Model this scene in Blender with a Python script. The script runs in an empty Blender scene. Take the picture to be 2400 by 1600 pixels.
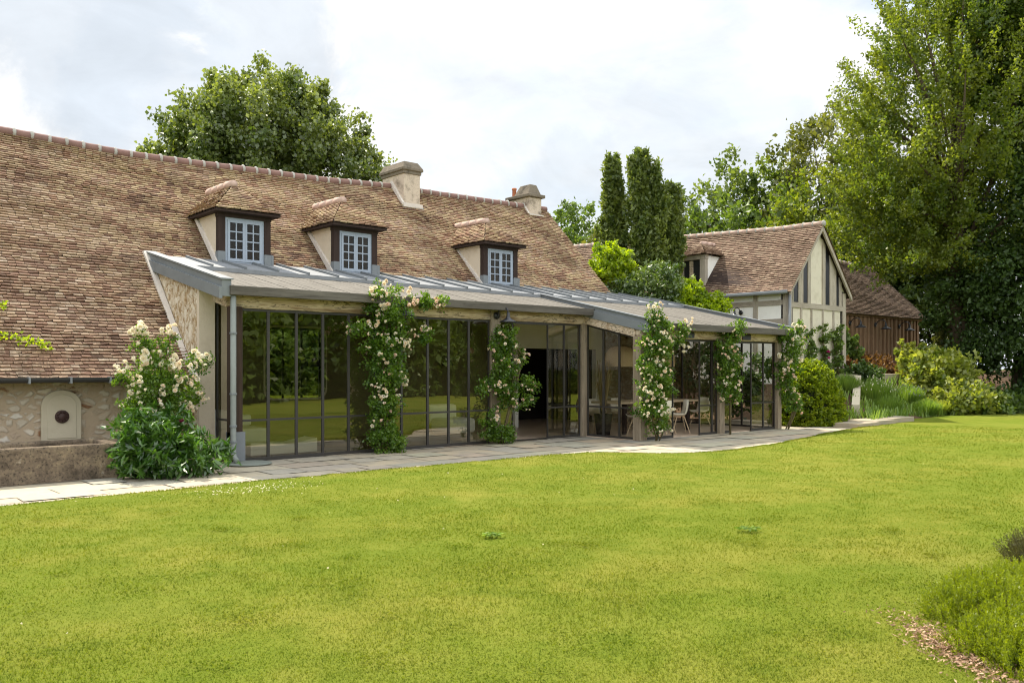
import bpy, math, random
import numpy as np
from mathutils import Vector, Matrix
sc = bpy.context.scene
COL = sc.collection
rad = math.radians
R = np.random.default_rng(7)
random.seed(7)

# ------------------------------------------------------------------ camera, sky, sun
cam_d = bpy.data.cameras.new("camera")
cam = bpy.data.objects.new("camera", cam_d); COL.objects.link(cam)
CAM = np.array([-5.98, -13.9, 1.6])
cam.location = CAM; cam.rotation_euler = (rad(90), 0, -math.atan2(.658, .753))
cam_d.lens = 30; cam_d.sensor_width = 36; cam_d.shift_y = 0.0254
cam_d.clip_start = .1; cam_d.clip_end = 3000
cam_d.dof.use_dof = True; cam_d.dof.focus_distance = 14.5; cam_d.dof.aperture_fstop = 4.5
sc.camera = cam
FW = np.array([.658, .753, 0]); FW /= np.linalg.norm(FW); RT = np.array([FW[1], -FW[0], 0])
def at(ratio, D, z=0.):
    "a point at depth D, ratio to the side"
    p = CAM + FW * D + RT * (ratio * D); return np.array([p[0], p[1], z])

SUN = Vector((.09, .71, 1.0)).normalized()
sun_el = math.asin(SUN.z); sun_az = math.atan2(SUN.x, SUN.y)

def N(nt, typ, ins=None, **kw):
    n = nt.nodes.new(typ)
    for k, v in kw.items(): setattr(n, k, v)
    for k, v in (ins or {}).items():
        s = n.inputs[k]
        if isinstance(v, bpy.types.NodeSocket): nt.links.new(v, s)
        else: s.default_value = v
    return n
def ramp(nt, fac, stops, interp='LINEAR'):
    n = nt.nodes.new('ShaderNodeValToRGB'); cr = n.color_ramp; cr.interpolation = interp
    while len(cr.elements) < len(stops): cr.elements.new(.5)
    for e, (p, c) in zip(cr.elements, stops):
        e.position = p; e.color = (*c, 1) if len(c) == 3 else c
    nt.links.new(fac, n.inputs[0]); return n.outputs[0]
def g(v): return (v, v, v)
def mixc(nt, fac, a, b, blend='MIX'):
    n = nt.nodes.new('ShaderNodeMix'); n.data_type = 'RGBA'; n.blend_type = blend
    for s, v in ((n.inputs[0], fac), (n.inputs[6], a), (n.inputs[7], b)):
        if isinstance(v, bpy.types.NodeSocket): nt.links.new(v, s)
        elif isinstance(v, (int, float)): s.default_value = v
        else: s.default_value = (*v, 1)
    return n.outputs[2]
def mth(nt, op, a, b=0., c=0.):
    n = nt.nodes.new('ShaderNodeMath'); n.operation = op
    for s, v in zip(n.inputs, (a, b, c)):
        if isinstance(v, bpy.types.NodeSocket): nt.links.new(v, s)
        else: s.default_value = v
    return n.outputs[0]
def noise(nt, vec, scale, detail=4, rough=.6, dist=0.):
    return N(nt, 'ShaderNodeTexNoise', {'Vector': vec, 'Scale': scale, 'Detail': detail, 'Roughness': rough, 'Distortion': dist}).outputs[0]

W = bpy.data.worlds.new("World"); sc.world = W; W.use_nodes = True
nt = W.node_tree; nt.nodes.clear()
sky = N(nt, 'ShaderNodeTexSky'); sky.sky_type = 'NISHITA'; sky.sun_disc = False
sky.sun_elevation = sun_el; sky.sun_rotation = sun_az; sky.air_density = 1.0; sky.dust_density = 1.5
tc = N(nt, 'ShaderNodeTexCoord').outputs['Generated']
sep = N(nt, 'ShaderNodeSeparateXYZ', {0: tc})
zz = mth(nt, 'ADD', mth(nt, 'MAXIMUM', sep.outputs[2], 0.), .22)
px = mth(nt, 'DIVIDE', sep.outputs[0], zz); py = mth(nt, 'DIVIDE', sep.outputs[1], zz)
cv = N(nt, 'ShaderNodeCombineXYZ', {0: px, 1: py, 2: 3.7}).outputs[0]
n1 = noise(nt, cv, 1.05, 9, .58, .35)
n2 = noise(nt, N(nt, 'ShaderNodeVectorMath', {0: cv, 1: (7.3, 2.2, 1.)}, operation='ADD').outputs[0], .9, 6, .55, .2)
n3 = noise(nt, cv, 3.2, 6, .6, .3)
cover = ramp(nt, n1, [(.36, g(0)), (.52, g(1))], 'EASE')
body = mth(nt, 'ADD', mth(nt, 'MULTIPLY', n2, .75), mth(nt, 'MULTIPLY', n3, .25))
ccol = ramp(nt, body, [(.40, (5.2, 5.6, 6.05)), (.46, (6.3, 6.55, 6.8)), (.52, (7.5, 7.5, 7.45))])
def bank(px_, py_, w, nz, gain):
    d_ = FW + RT * ((px_ - 1200) / 2000) + np.array([0, 0, (861 - py_) / 2000]); d_ /= np.linalg.norm(d_)
    dot = N(nt, 'ShaderNodeVectorMath', {0: N(nt, 'ShaderNodeVectorMath', {0: tc}, operation='NORMALIZE').outputs[0], 1: tuple(d_)}, operation='DOT_PRODUCT').outputs['Value']
    ang = mth(nt, 'ARCCOSINE', mth(nt, 'MINIMUM', dot, .999999))
    v = mth(nt, 'ADD', mth(nt, 'DIVIDE', ang, w), mth(nt, 'MULTIPLY', mth(nt, 'SUBTRACT', nz, .5), gain))
    return N(nt, 'ShaderNodeMapRange', {0: v, 1: 1.0, 2: .62, 3: 0., 4: 1.}, interpolation_type='SMOOTHSTEP').outputs[0]
n4 = noise(nt, tc, 7., 8, .62, .4)
thin = mixc(nt, .8, sky.outputs[0], (6.2, 6.95, 7.7))
cl = mixc(nt, cover, thin, ccol)
for (px_, py_, w_, am, c_) in ((430, 70, .13, .6, (7.3, 7.3, 7.3)), (800, 40, .10, .55, (7.3, 7.3, 7.3)), (180, 110, .12, .8, (5.1, 5.6, 6.2)), (330, 210, .10, .75, (5.1, 5.6, 6.2)), (640, 160, .10, .75, (5.2, 5.7, 6.3)), (1000, 180, .12, .5, (6.2, 6.95, 7.7)), (1300, 130, .20, .4, (7.3, 7.3, 7.35)), (1650, 330, .12, .6, (5.7, 6.1, 6.5)), (1330, 420, .07, .6, (5.4, 5.85, 6.3))):
    cl = mixc(nt, mth(nt, 'MULTIPLY', bank(px_, py_, w_, n4, 2.2), am), cl, c_)
high = N(nt, 'ShaderNodeMapRange', {0: sep.outputs[2], 1: .45, 2: .85, 3: 1., 4: 1.85}, interpolation_type='SMOOTHSTEP').outputs[0]   # added gain on the sky overhead, out of view, lifts the shade
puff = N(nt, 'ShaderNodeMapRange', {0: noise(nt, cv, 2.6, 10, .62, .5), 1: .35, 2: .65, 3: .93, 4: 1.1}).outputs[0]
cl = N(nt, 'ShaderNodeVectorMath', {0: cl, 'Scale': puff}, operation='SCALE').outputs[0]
rear_fill = N(nt, 'ShaderNodeMapRange', {0: sep.outputs[1], 1: .2, 2: -.45, 3: 1., 4: 1.9}, interpolation_type='SMOOTHSTEP').outputs[0]   # added gain on the unseen sky behind the camera, lights facade and rooms
high = mth(nt, 'MAXIMUM', high, rear_fill)
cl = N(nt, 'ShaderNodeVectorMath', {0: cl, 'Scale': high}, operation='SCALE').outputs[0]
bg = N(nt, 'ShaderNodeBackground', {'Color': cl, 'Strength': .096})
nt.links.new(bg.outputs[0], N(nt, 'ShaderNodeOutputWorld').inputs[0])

sl = bpy.data.lights.new("sun", 'SUN'); sl.energy = 5.0; sl.angle = rad(.6); sl.color = (1., .915, .78)
so = bpy.data.objects.new("sun", sl); COL.objects.link(so)
so.rotation_euler = SUN.to_track_quat('Z', 'Y').to_euler(); so.location = (0, 0, 30)

sc.view_settings.view_transform = 'Standard'; sc.view_settings.look = 'None'
sc.view_settings.exposure = .62; sc.view_settings.gamma = 1
sc.cycles.use_denoising = True; sc.cycles.filter_width = 1.1
sc.cycles.max_bounces = 7; sc.cycles.diffuse_bounces = 4; sc.cycles.glossy_bounces = 3
sc.cycles.transmission_bounces = 4; sc.cycles.transparent_max_bounces = 12
sc.cycles.caustics_reflective = False; sc.cycles.caustics_refractive = False
sc.cycles.sample_clamp_indirect = 6

# ------------------------------------------------------------------ materials
def newmat(name):
    m = bpy.data.materials.new(name); m.use_nodes = True; m.node_tree.nodes.clear(); return m, m.node_tree
def out(nt, sh): nt.links.new(sh, N(nt, 'ShaderNodeOutputMaterial').inputs[0])
def bsdf(nt, col, rough=.8, spec=.3, bump=None, bstr=.4, bdist=.02, metal=0.):
    b = N(nt, 'ShaderNodeBsdfPrincipled', {'Roughness': rough, 'Metallic': metal, 'Specular IOR Level': spec})
    if isinstance(col, bpy.types.NodeSocket): nt.links.new(col, b.inputs['Base Color'])
    else: b.inputs['Base Color'].default_value = (*col, 1)
    if bump is not None:
        bn = N(nt, 'ShaderNodeBump', {'Strength': bstr, 'Distance': bdist, 'Height': bump})
        nt.links.new(bn.outputs[0], b.inputs['Normal'])
    out(nt, b.outputs[0]); return b
def pos(nt): return N(nt, 'ShaderNodeNewGeometry').outputs['Position']
def objc(nt): return N(nt, 'ShaderNodeTexCoord').outputs['Object']
def attr(nt, nm): return N(nt, 'ShaderNodeAttribute', attribute_name=nm).outputs['Fac']
def vscale(nt, v, s): return N(nt, 'ShaderNodeMapping', {'Vector': v, 'Scale': s}).outputs[0]

def m_simple(name, c, rough=.7, spec=.3, var=.15, sc_=6., metal=0.):
    m, nt = newmat(name); p = pos(nt)
    n = noise(nt, p, sc_, 5)
    col = mixc(nt, n, tuple(x * (1 - var) for x in c), tuple(min(1, x * (1 + var)) for x in c))
    bsdf(nt, col, rough, spec, noise(nt, p, sc_ * 6, 3), .15, .01, metal); return m

def m_tile(name, cols, big, red=False):
    m, nt = newmat(name); p = pos(nt); r = attr(nt, 'rnd')
    bigv = noise(nt, p, .55, 3)
    f = mth(nt, 'ADD', mth(nt, 'MULTIPLY', r, .8), mth(nt, 'MULTIPLY', mth(nt, 'SUBTRACT', bigv, .4), big))
    col = ramp(nt, f, cols)
    if red:
        xs_ = N(nt, 'ShaderNodeSeparateXYZ', {0: p})
        m_ = N(nt, 'ShaderNodeMapRange', {0: mth(nt, 'ADD', xs_.outputs[0], mth(nt, 'MULTIPLY', mth(nt, 'ADD', xs_.outputs[2], mth(nt, 'MULTIPLY', bigv, 3.)), .9)), 1: 1.5, 2: 6.5, 3: .85, 4: 0.}).outputs[0]
        col = mixc(nt, m_, col, ramp(nt, r, [(0., (.11, .065, .045)), (.35, (.25, .145, .10)), (.6, (.34, .22, .15)), (.85, (.44, .33, .24)), (1., (.50, .42, .34))]))
    col = mixc(nt, 1., col, (.83, .84, .84), 'MULTIPLY')
    wear = noise(nt, vscale(nt, p, (1., .45, .45)), 1.6, 5, .6)
    col = mixc(nt, ramp(nt, wear, [(.5, g(0)), (.66, g(.45))]), col, (.15, .105, .075))
    st = noise(nt, p, 9., 5, .65)
    col = mixc(nt, ramp(nt, st, [(.54, g(0)), (.68, g(.5))]), col, (.42, .35, .24))
    st2 = noise(nt, p, 22., 4, .7)
    col = mixc(nt, ramp(nt, st2, [(.33, g(.4)), (.5, g(0))]), col, (.09, .06, .045))
    li = noise(nt, vscale(nt, p, (1, 1, 1)), 4.5, 6, .75)
    col = mixc(nt, ramp(nt, li, [(.66, g(0)), (.72, g(.6))]), col, (.56, .52, .43))
    bsdf(nt, col, .9, .15, noise(nt, p, 45., 4), .5, .012); return m
TILE = m_tile('old_clay_tile', [(0., (.10, .06, .045)), (.16, (.22, .125, .085)), (.32, (.36, .205, .13)), (.46, (.39, .275, .165)), (.62, (.50, .375, .215)), (.8, (.43, .29, .21)), (1., (.30, .2, .15))], .75, True)
TILE2 = m_tile('red_clay_tile', [(0., (.11, .07, .05)), (.25, (.21, .135, .095)), (.5, (.29, .19, .135)), (.75, (.37, .27, .19)), (1., (.34, .28, .22))], .5)
TILE3 = m_tile('brown_clay_tile', [(0., (.09, .058, .045)), (.3, (.19, .125, .09)), (.6, (.26, .175, .125)), (1., (.36, .27, .2))], .4)
RIDGE = m_simple('ridge_terracotta', (.23, .135, .115), .8, .2, .35, 5)
MORTARG = m_simple('grey_ridge_mortar', (.40, .38, .345), .95, .1, .2, 9)
MORTAR = m_simple('pale_mortar', (.62, .56, .5), .95, .1, .18, 9)
TERRA = m_simple('terracotta_pot', (.45, .17, .09), .8, .2, .2)

def m_rubble():
    m, nt = newmat('rubble_stone'); p = pos(nt)
    pd = N(nt, 'ShaderNodeVectorMath', {0: p, 1: N(nt, 'ShaderNodeVectorMath', {0: N(nt, 'ShaderNodeTexNoise', {'Vector': p, 'Scale': 4., 'Detail': 3.}).outputs[1], 1: (.16, .16, .16)}, operation='MULTIPLY').outputs[0]}, operation='ADD').outputs[0]
    ps = vscale(nt, pd, (5.2, 5.2, 8.6))
    ed = N(nt, 'ShaderNodeTexVoronoi', {'Vector': ps, 'Scale': 1.}, feature='DISTANCE_TO_EDGE').outputs['Distance']
    vc = N(nt, 'ShaderNodeTexVoronoi', {'Vector': ps, 'Scale': 1.}, feature='F1').outputs['Color']
    v = N(nt, 'ShaderNodeSeparateColor', {0: vc}).outputs[0]
    scol = ramp(nt, v, [(0., (.50, .43, .33)), (.4, (.60, .53, .42)), (.6, (.44, .33, .22)), (.74, (.70, .65, .56)), (.86, (.60, .52, .40)), (.93, (.30, .16, .08)), (1., (.22, .12, .07))])
    fine = noise(nt, p, 14., 6, .7)
    mask = ramp(nt, mth(nt, 'ADD', ed, mth(nt, 'MULTIPLY', fine, .22)), [(.2, g(0)), (.34, g(1))])
    col = mixc(nt, mask, (.46, .36, .25), scol)
    col = mixc(nt, ramp(nt, noise(nt, p, 3., 5), [(.5, g(0)), (.7, g(.3))]), col, (.30, .22, .14))
    h = mth(nt, 'ADD', mth(nt, 'MULTIPLY', mask, .5), mth(nt, 'MULTIPLY', fine, .6))
    bsdf(nt, col, .92, .1, h, .9, .03); return m
RUBBLE = m_rubble()
def m_plaster(name, c, dirt, amt, bs=.5):
    m, nt = newmat(name); p = pos(nt)
    a = noise(nt, p, 2.6, 7, .7); b = noise(nt, p, 26., 5, .7)
    col = mixc(nt, ramp(nt, a, [(.5, g(0)), (.68, g(amt))]), c, dirt)
    col = mixc(nt, ramp(nt, b, [(.55, g(0)), (.8, g(amt))]), col, dirt)
    bsdf(nt, col, .93, .1, b, bs, .015); return m
def m_stucco():
    m, nt = newmat('rough_lime_stucco'); p = pos(nt); a = noise(nt, p, 8.5, 8, .68, .9); b = noise(nt, p, 2., 4)
    col = ramp(nt, a, [(.38, (.34, .22, .11)), (.47, (.62, .48, .31)), (.56, (.84, .75, .60))])
    col = mixc(nt, ramp(nt, b, [(.45, g(0)), (.7, g(.4))]), col, (.55, .38, .2))
    bsdf(nt, col, .95, .05, a, 1., .09); return m
STUCCO = m_stucco()
CHEEK = m_plaster('cream_render', (.62, .53, .41), (.42, .34, .25), .35)
CHIM = m_plaster('weathered_chimney_render', (.58, .48, .38), (.15, .12, .09), .85, .8)
CHIMCAP = m_plaster('lichened_cement', (.21, .175, .135), (.06, .052, .042), .9, .9)
WHITEP = m_plaster('white_infill_plaster', (.88, .85, .79), (.72, .67, .58), .3, .2)
CREAMP = m_plaster('cream_infill_plaster', (.66, .60, .48), (.46, .40, .30), .5, .3)
INWALL = m_plaster('dimmed_beige_plaster', (.17, .145, .08), (.14, .115, .065), .2, .1)  # beige wall darkened in its colour to stand for the dim room
def m_trough():
    m, nt = newmat('lichened_trough_stone'); p = pos(nt); a = noise(nt, p, 2.2, 7, .7); b = noise(nt, p, 30., 5, .75); c = noise(nt, p, 9., 5, .7)
    col = ramp(nt, mth(nt, 'ADD', mth(nt, 'MULTIPLY', a, .6), mth(nt, 'MULTIPLY', c, .4)), [(.38, (.085, .068, .05)), (.5, (.20, .155, .11)), (.62, (.33, .26, .165))])
    col = mixc(nt, ramp(nt, b, [(.38, g(.85)), (.47, g(0))]), col, (.035, .03, .026))
    col = mixc(nt, ramp(nt, c, [(.62, g(0)), (.7, g(.6))]), col, (.42, .38, .31))
    bsdf(nt, col, .95, .08, b, 1., .03); return m
TROUGH = m_trough()
PLAQUE = m_plaster('pale_limestone', (.52, .46, .34), (.42, .36, .26), .5, .2)

def m_wood(name, c1, c2, axis, sc_=1., crack=.5):
    m, nt = newmat(name); p = pos(nt)
    s = [14., 14., 14.]; s[axis] = .9
    ps = vscale(nt, p, tuple(x * sc_ for x in s))
    a = noise(nt, ps, 1., 6, .65, .6); b = noise(nt, p, 1.7, 4)
    col = mixc(nt, ramp(nt, a, [(.3, g(0)), (.7, g(1))]), c2, c1)
    col = mixc(nt, ramp(nt, b, [(.42, g(0)), (.72, g(.6))]), col, tuple(x * .62 for x in c1))
    w = noise(nt, ps, .45, 3, .6, 2.2)
    cr = ramp(nt, mth(nt, 'ABSOLUTE', mth(nt, 'SUBTRACT', w, .5)), [(0., g(crack)), (.018, g(0))])
    col = mixc(nt, cr, col, (.05, .035, .025))
    bsdf(nt, col, .85, .15, a, .5, .012); return m
def m_beam():
    m, nt = newmat('weathered_oak_beam'); p = pos(nt)
    a = noise(nt, vscale(nt, p, (1.6, 14, 22.)), 1., 6, .65, .6); b = noise(nt, vscale(nt, p, (.9, 3, 7.)), 1., 5, .6, .7)
    col = ramp(nt, a, [(.3, (.38, .27, .17)), (.55, (.60, .49, .36)), (.75, (.72, .62, .49))])
    col = mixc(nt, ramp(nt, b, [(.54, g(0)), (.64, g(.7))]), col, (.19, .11, .055))
    w = ramp(nt, mth(nt, 'ABSOLUTE', mth(nt, 'SUBTRACT', b, .5)), [(0., g(.9)), (.02, g(0))])
    col = mixc(nt, w, col, (.03, .02, .015)); bsdf(nt, col, .85, .15, a, .6, .015); return m
OAKX = m_beam()
OAKZ = m_wood('weathered_oak_post', (.36, .30, .22), (.2, .15, .1), 2)
OAKD = m_wood('dark_stained_post', (.075, .05, .035), (.035, .025, .02), 2)
OAKG = m_wood('grey_oak_fascia', (.155, .14, .12), (.07, .063, .055), 0)
OAKY = m_wood('grey_oak_roof_board', (.20, .183, .155), (.115, .105, .09), 1, .7, .3)
TIMB = m_wood('grey_timber_frame', (.50, .44, .36), (.32, .27, .21), 2)
TIMBX = m_wood('grey_timber_rail', (.50, .44, .36), (.32, .27, .21), 1)
SLAT = m_wood('brown_larch_slat', (.38, .235, .135), (.22, .135, .075), 2)
DARKW = m_wood('dark_brown_painted_wood', (.055, .036, .03), (.035, .024, .02), 2, 1., .2)
TABLEW = m_wood('pale_oak_table', (.66, .52, .35), (.52, .39, .25), 0, 1., .1)
def m_zinc(name, c, rough=.5):
    m, nt = newmat(name); p = pos(nt)
    a = noise(nt, vscale(nt, p, (9., 1.2, 4.)), 1., 6, .7); b = noise(nt, p, 2.3, 5)
    col = mixc(nt, a, tuple(x * .72 for x in c), tuple(x * 1.12 for x in c))
    col = mixc(nt, ramp(nt, b, [(.5, g(0)), (.7, g(.35))]), col, tuple(x * .6 for x in c))
    bsdf(nt, col, rough, .3, a, .12, .01, .0); return m
ZINC = m_zinc('zinc_sheet', (.23, .24, .25), .6)
ZINCD = m_zinc('dull_zinc_flashing', (.20, .215, .225), .6)
PIPE = m_zinc('patinated_zinc_pipe', (.24, .26, .24), .5)
GUT = m_zinc('dark_gutter_metal', (.05, .05, .052), .45)
STEEL = m_simple('dark_steel_frame', (.036, .032, .028), .5, .4, .12, 8)
BLACK = m_simple('black_enamel', (.018, .018, .022), .3, .5, .1, 8)
WFRAME = m_simple('pale_blue_grey_paint', (.32, .365, .43), .55, .3, .05, 8)
BRONZE = m_simple('rusty_iron', (.055, .028, .022), .6, .4, .4, 20)
WHITEF = m_simple('white_linen', (.72, .70, .66), .9, .1, .05, 6)
SHELL = m_simple('cream_shell_plastic', (.80, .74, .62), .4, .3, .04, 6)
DARKROOM = m_simple('near_black', (.022, .017, .014), .8, .2, .3, 3)  # near-black colour stands for lack of light in the rooms behind openings
SOFFIT = m_simple('pale_ceiling_board', (.8, .76, .68), .85, .1, .1, 4)

def m_rattan():
    m, nt = newmat('woven_rattan'); p = pos(nt)
    a = noise(nt, vscale(nt, p, (30, 30, 160.)), 1., 3)
    col = mixc(nt, a, (.48, .34, .19), (.86, .68, .44))
    d = N(nt, 'ShaderNodeBsdfDiffuse', {'Color': col}); t = N(nt, 'ShaderNodeBsdfTranslucent', {'Color': col})
    mx = N(nt, 'ShaderNodeMixShader', {0: .35, 1: d.outputs[0], 2: t.outputs[0]}); out(nt, mx.outputs[0]); return m
RATTAN = m_rattan()
def m_glass(name, tint, refl):
    m, nt = newmat(name)
    t = N(nt, 'ShaderNodeBsdfTransparent', {'Color': (*tint, 1)})
    wob = noise(nt, pos(nt), 1.3, 2, .4)
    bn = N(nt, 'ShaderNodeBump', {'Strength': .05, 'Distance': .03, 'Height': wob})
    gl = N(nt, 'ShaderNodeBsdfGlossy', {'Color': (.98, .95, .86, 1), 'Roughness': .004, 'Normal': bn.outputs[0]})
    fr = N(nt, 'ShaderNodeFresnel', {'IOR': 1.52})
    f = mth(nt, 'MINIMUM', mth(nt, 'MULTIPLY', fr.outputs[0], refl), .9)
    mx = N(nt, 'ShaderNodeMixShader', {0: f, 1: t.outputs[0], 2: gl.outputs[0]}); out(nt, mx.outputs[0]); return m
GLASS = m_glass('solar_tinted_glass', (.80, .81, .68), 3.8)
GLASSC = m_glass('clear_glass', (.97, .97, .93), 1.25)
GLASSW = m_glass('window_glass', (.4, .4, .4), .45)
def m_mirror():
    m, nt = newmat('mirror_silver'); gl = N(nt, 'ShaderNodeBsdfGlossy', {'Color': (.42, .44, .40, 1), 'Roughness': .01}); out(nt, gl.outputs[0]); return m
MIRROR = m_mirror()

def m_leaf(name, c_lo, c_hi, trans=.45, gloss=.06, tc_=None, rough=.45, nsc=.7):
    m, nt = newmat(name); r = attr(nt, 'rnd'); n = noise(nt, pos(nt), nsc, 3)
    f = mth(nt, 'ADD', mth(nt, 'MULTIPLY', r, .65), mth(nt, 'MULTIPLY', n, .4))
    col = ramp(nt, f, [(.1, c_lo), (.9, c_hi)])
    tcol = mixc(nt, 1., col, tc_ or (1.35, 1.35, .5), 'MULTIPLY')
    d = N(nt, 'ShaderNodeBsdfDiffuse', {'Color': col}); t = N(nt, 'ShaderNodeBsdfTranslucent', {'Color': tcol})
    mx = N(nt, 'ShaderNodeMixShader', {0: trans, 1: d.outputs[0], 2: t.outputs[0]})
    gl = N(nt, 'ShaderNodeBsdfGlossy', {'Color': (1, 1, 1, 1), 'Roughness': rough})
    m2 = N(nt, 'ShaderNodeMixShader', {0: gloss, 1: mx.outputs[0], 2: gl.outputs[0]}); out(nt, m2.outputs[0]); return m
L_LINDEN = m_leaf('linden_leaf', (.05, .09, .016), (.28, .33, .09), .42, .06, nsc=.5)
L_MAPLE = m_leaf('maple_leaf', (.07, .125, .014), (.26, .30, .035), .55, .03)
L_DARK = m_leaf('evergreen_leaf', (.022, .052, .012), (.09, .15, .03), .32, .03)
L_CYP = m_leaf('cypress_spray', (.07, .115, .025), (.25, .30, .075), .45, .03)
L_TAN = m_leaf('dry_tan_spray', (.20, .16, .07), (.40, .34, .18), .3, .02)
L_OLIVE = m_leaf('olive_green_leaf', (.08, .10, .02), (.19, .20, .05), .45, .04)
L_BACK = m_leaf('oak_leaf', (.06, .11, .025), (.20, .26, .06), .45, .03)
L_MID = m_leaf('mid_green_leaf', (.065, .12, .02), (.19, .27, .06), .5, .03)
L_LIME = m_leaf('lime_green_leaf', (.15, .25, .008), (.44, .54, .02), .58, .03)
L_LAUREL = m_leaf('glossy_laurel_leaf', (.04, .09, .015), (.17, .24, .05), .35, .07, rough=.4)
L_ROSE = m_leaf('rose_leaf', (.04, .11, .008), (.17, .28, .025), .5, .03)
L_PEONY = m_leaf('peony_leaf', (.02, .075, .008), (.11, .23, .025), .38, .06, rough=.35)
L_YEW = m_leaf('yew_needle_spray', (.06, .125, .006), (.36, .43, .02), .5, .02, nsc=3.)
L_HYD = m_leaf('hydrangea_leaf', (.12, .19, .015), (.42, .44, .09), .5, .04)
L_LAV = m_leaf('lavender_stem', (.10, .19, .03), (.26, .36, .08), .4, .02)
L_HEATH = m_leaf('heath_needle', (.035, .09, .008), (.28, .33, .014), .5, .02, nsc=3.2)
L_HEATHD = m_leaf('dull_heath_needle', (.035, .045, .015), (.12, .11, .045), .3, .02)
L_RUST = m_leaf('rusty_barberry_leaf', (.10, .04, .015), (.22, .12, .04), .35, .03)
PETAL = m_leaf('cream_rose_petal', (.86, .66, .48), (.90, .82, .66), .35, .02, (1., .95, .85))
PETALP = m_leaf('blush_rose_petal', (.86, .60, .47), (.90, .76, .62), .35, .02, (1., .9, .85))
PETALW = m_leaf('ivory_rose_petal', (.88, .78, .58), (.92, .88, .74), .35, .02, (1., .95, .85))
CRIM = m_leaf('crimson_petal', (.10, .004, .03), (.2, .01, .06), .3, .02, (1., .9, .95))
MAG = m_leaf('magenta_petal', (.35, .01, .12), (.5, .03, .2), .3, .02, (1., .9, .95))
BARK = m_simple('grey_brown_bark', (.10, .075, .05), .95, .1, .4, 7)
STEM = m_simple('rose_cane', (.12, .10, .05), .9, .1, .4, 12)

def m_grassblade():
    m, nt = newmat('grass_blade'); p = pos(nt); r = attr(nt, 'rnd')
    a = noise(nt, p, .35, 4, .6); b = noise(nt, p, 2.2, 4, .6)
    f = mth(nt, 'ADD', mth(nt, 'MULTIPLY', r, .45), mth(nt, 'MULTIPLY', b, .55))
    col = ramp(nt, f, [(.2, (.08, .125, .014)), (.5, (.145, .185, .02)), (.85, (.26, .265, .05))])
    dry = ramp(nt, mth(nt, 'ADD', a, mth(nt, 'MULTIPLY', b, .35)), [(.64, g(0)), (.86, g(.5))])
    col = mixc(nt, dry, col, (.26, .25, .05))
    sx_ = N(nt, 'ShaderNodeSeparateXYZ', {0: p}); band = mth(nt, 'SINE', mth(nt, 'ADD', mth(nt, 'MULTIPLY', mth(nt, 'ADD', sx_.outputs[1], mth(nt, 'MULTIPLY', sx_.outputs[0], .18)), 2.6), mth(nt, 'MULTIPLY', a, 9.)))
    col = mixc(nt, mth(nt, 'MULTIPLY_ADD', band, .15, .15), col, (.11, .175, .014))
    tcol = mixc(nt, 1., col, (1.25, 1.25, .5), 'MULTIPLY')
    d = N(nt, 'ShaderNodeBsdfDiffuse', {'Color': col}); t = N(nt, 'ShaderNodeBsdfTranslucent', {'Color': tcol})
    mx = N(nt, 'ShaderNodeMixShader', {0: .45, 1: d.outputs[0], 2: t.outputs[0]}); out(nt, mx.outputs[0]); return m
GRASS = m_grassblade()
def m_lawn():
    m, nt = newmat('lawn_turf'); p = pos(nt)
    a = noise(nt, p, .35, 4, .6); b = noise(nt, p, 2.2, 4, .6); c = noise(nt, p, 34., 5, .7)
    f = mth(nt, 'ADD', mth(nt, 'MULTIPLY', c, .6), mth(nt, 'MULTIPLY', b, .5))
    col = ramp(nt, f, [(.3, (.09, .125, .014)), (.55, (.155, .185, .02)), (.8, (.24, .24, .045))])
    dry = ramp(nt, mth(nt, 'ADD', a, mth(nt, 'MULTIPLY', b, .35)), [(.64, g(0)), (.86, g(.55))])
    col = mixc(nt, dry, col, (.27, .25, .05))
    sx_ = N(nt, 'ShaderNodeSeparateXYZ', {0: p}); band = mth(nt, 'SINE', mth(nt, 'ADD', mth(nt, 'MULTIPLY', mth(nt, 'ADD', sx_.outputs[1], mth(nt, 'MULTIPLY', sx_.outputs[0], .18)), 2.6), mth(nt, 'MULTIPLY', a, 9.)))
    col = mixc(nt, mth(nt, 'MULTIPLY_ADD', band, .15, .15), col, (.11, .175, .014))
    bsdf(nt, col, .95, .05, c, .9, .04); return m
LAWN = m_lawn()
def m_soil():
    m, nt = newmat('garden_soil'); p = pos(nt); a = noise(nt, p, 3., 6, .7); b = noise(nt, p, 30., 4, .7)
    col = ramp(nt, mth(nt, 'ADD', mth(nt, 'MULTIPLY', a, .5), mth(nt, 'MULTIPLY', b, .5)), [(.3, (.06, .04, .025)), (.7, (.20, .13, .085))])
    bsdf(nt, col, .95, .05, b, .8, .04); return m
SOIL = m_soil()
MULCH = m_leaf('bark_chip', (.22, .11, .06), (.55, .38, .25), .1, .02, (1., .9, .8))
def m_slab():
    m, nt = newmat('limestone_slab'); p = pos(nt); r = attr(nt, 'rnd')
    col = ramp(nt, r, [(0., (.38, .32, .23)), (.3, (.47, .405, .29)), (.5, (.35, .325, .27)), (.7, (.47, .355, .245)), (.85, (.43, .40, .28)), (1., (.30, .28, .235))])
    a = noise(nt, p, 2.4, 7, .7); b = noise(nt, p, 28., 5, .7)
    col = mixc(nt, ramp(nt, a, [(.45, g(0)), (.68, g(.6))]), col, (.24, .225, .2))
    col = mixc(nt, ramp(nt, b, [(.5, g(0)), (.8, g(.45))]), col, (.18, .165, .14))
    bsdf(nt, col, .85, .2, b, .4, .01); return m
SLAB = m_slab()
JOINT = m_simple('sandy_joint', (.36, .31, .24), .95, .1, .3, 8)
FLOORM = m_simple('terracotta_and_stone_floor', (.62, .48, .36), .3, .4, .3, 3)

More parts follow.
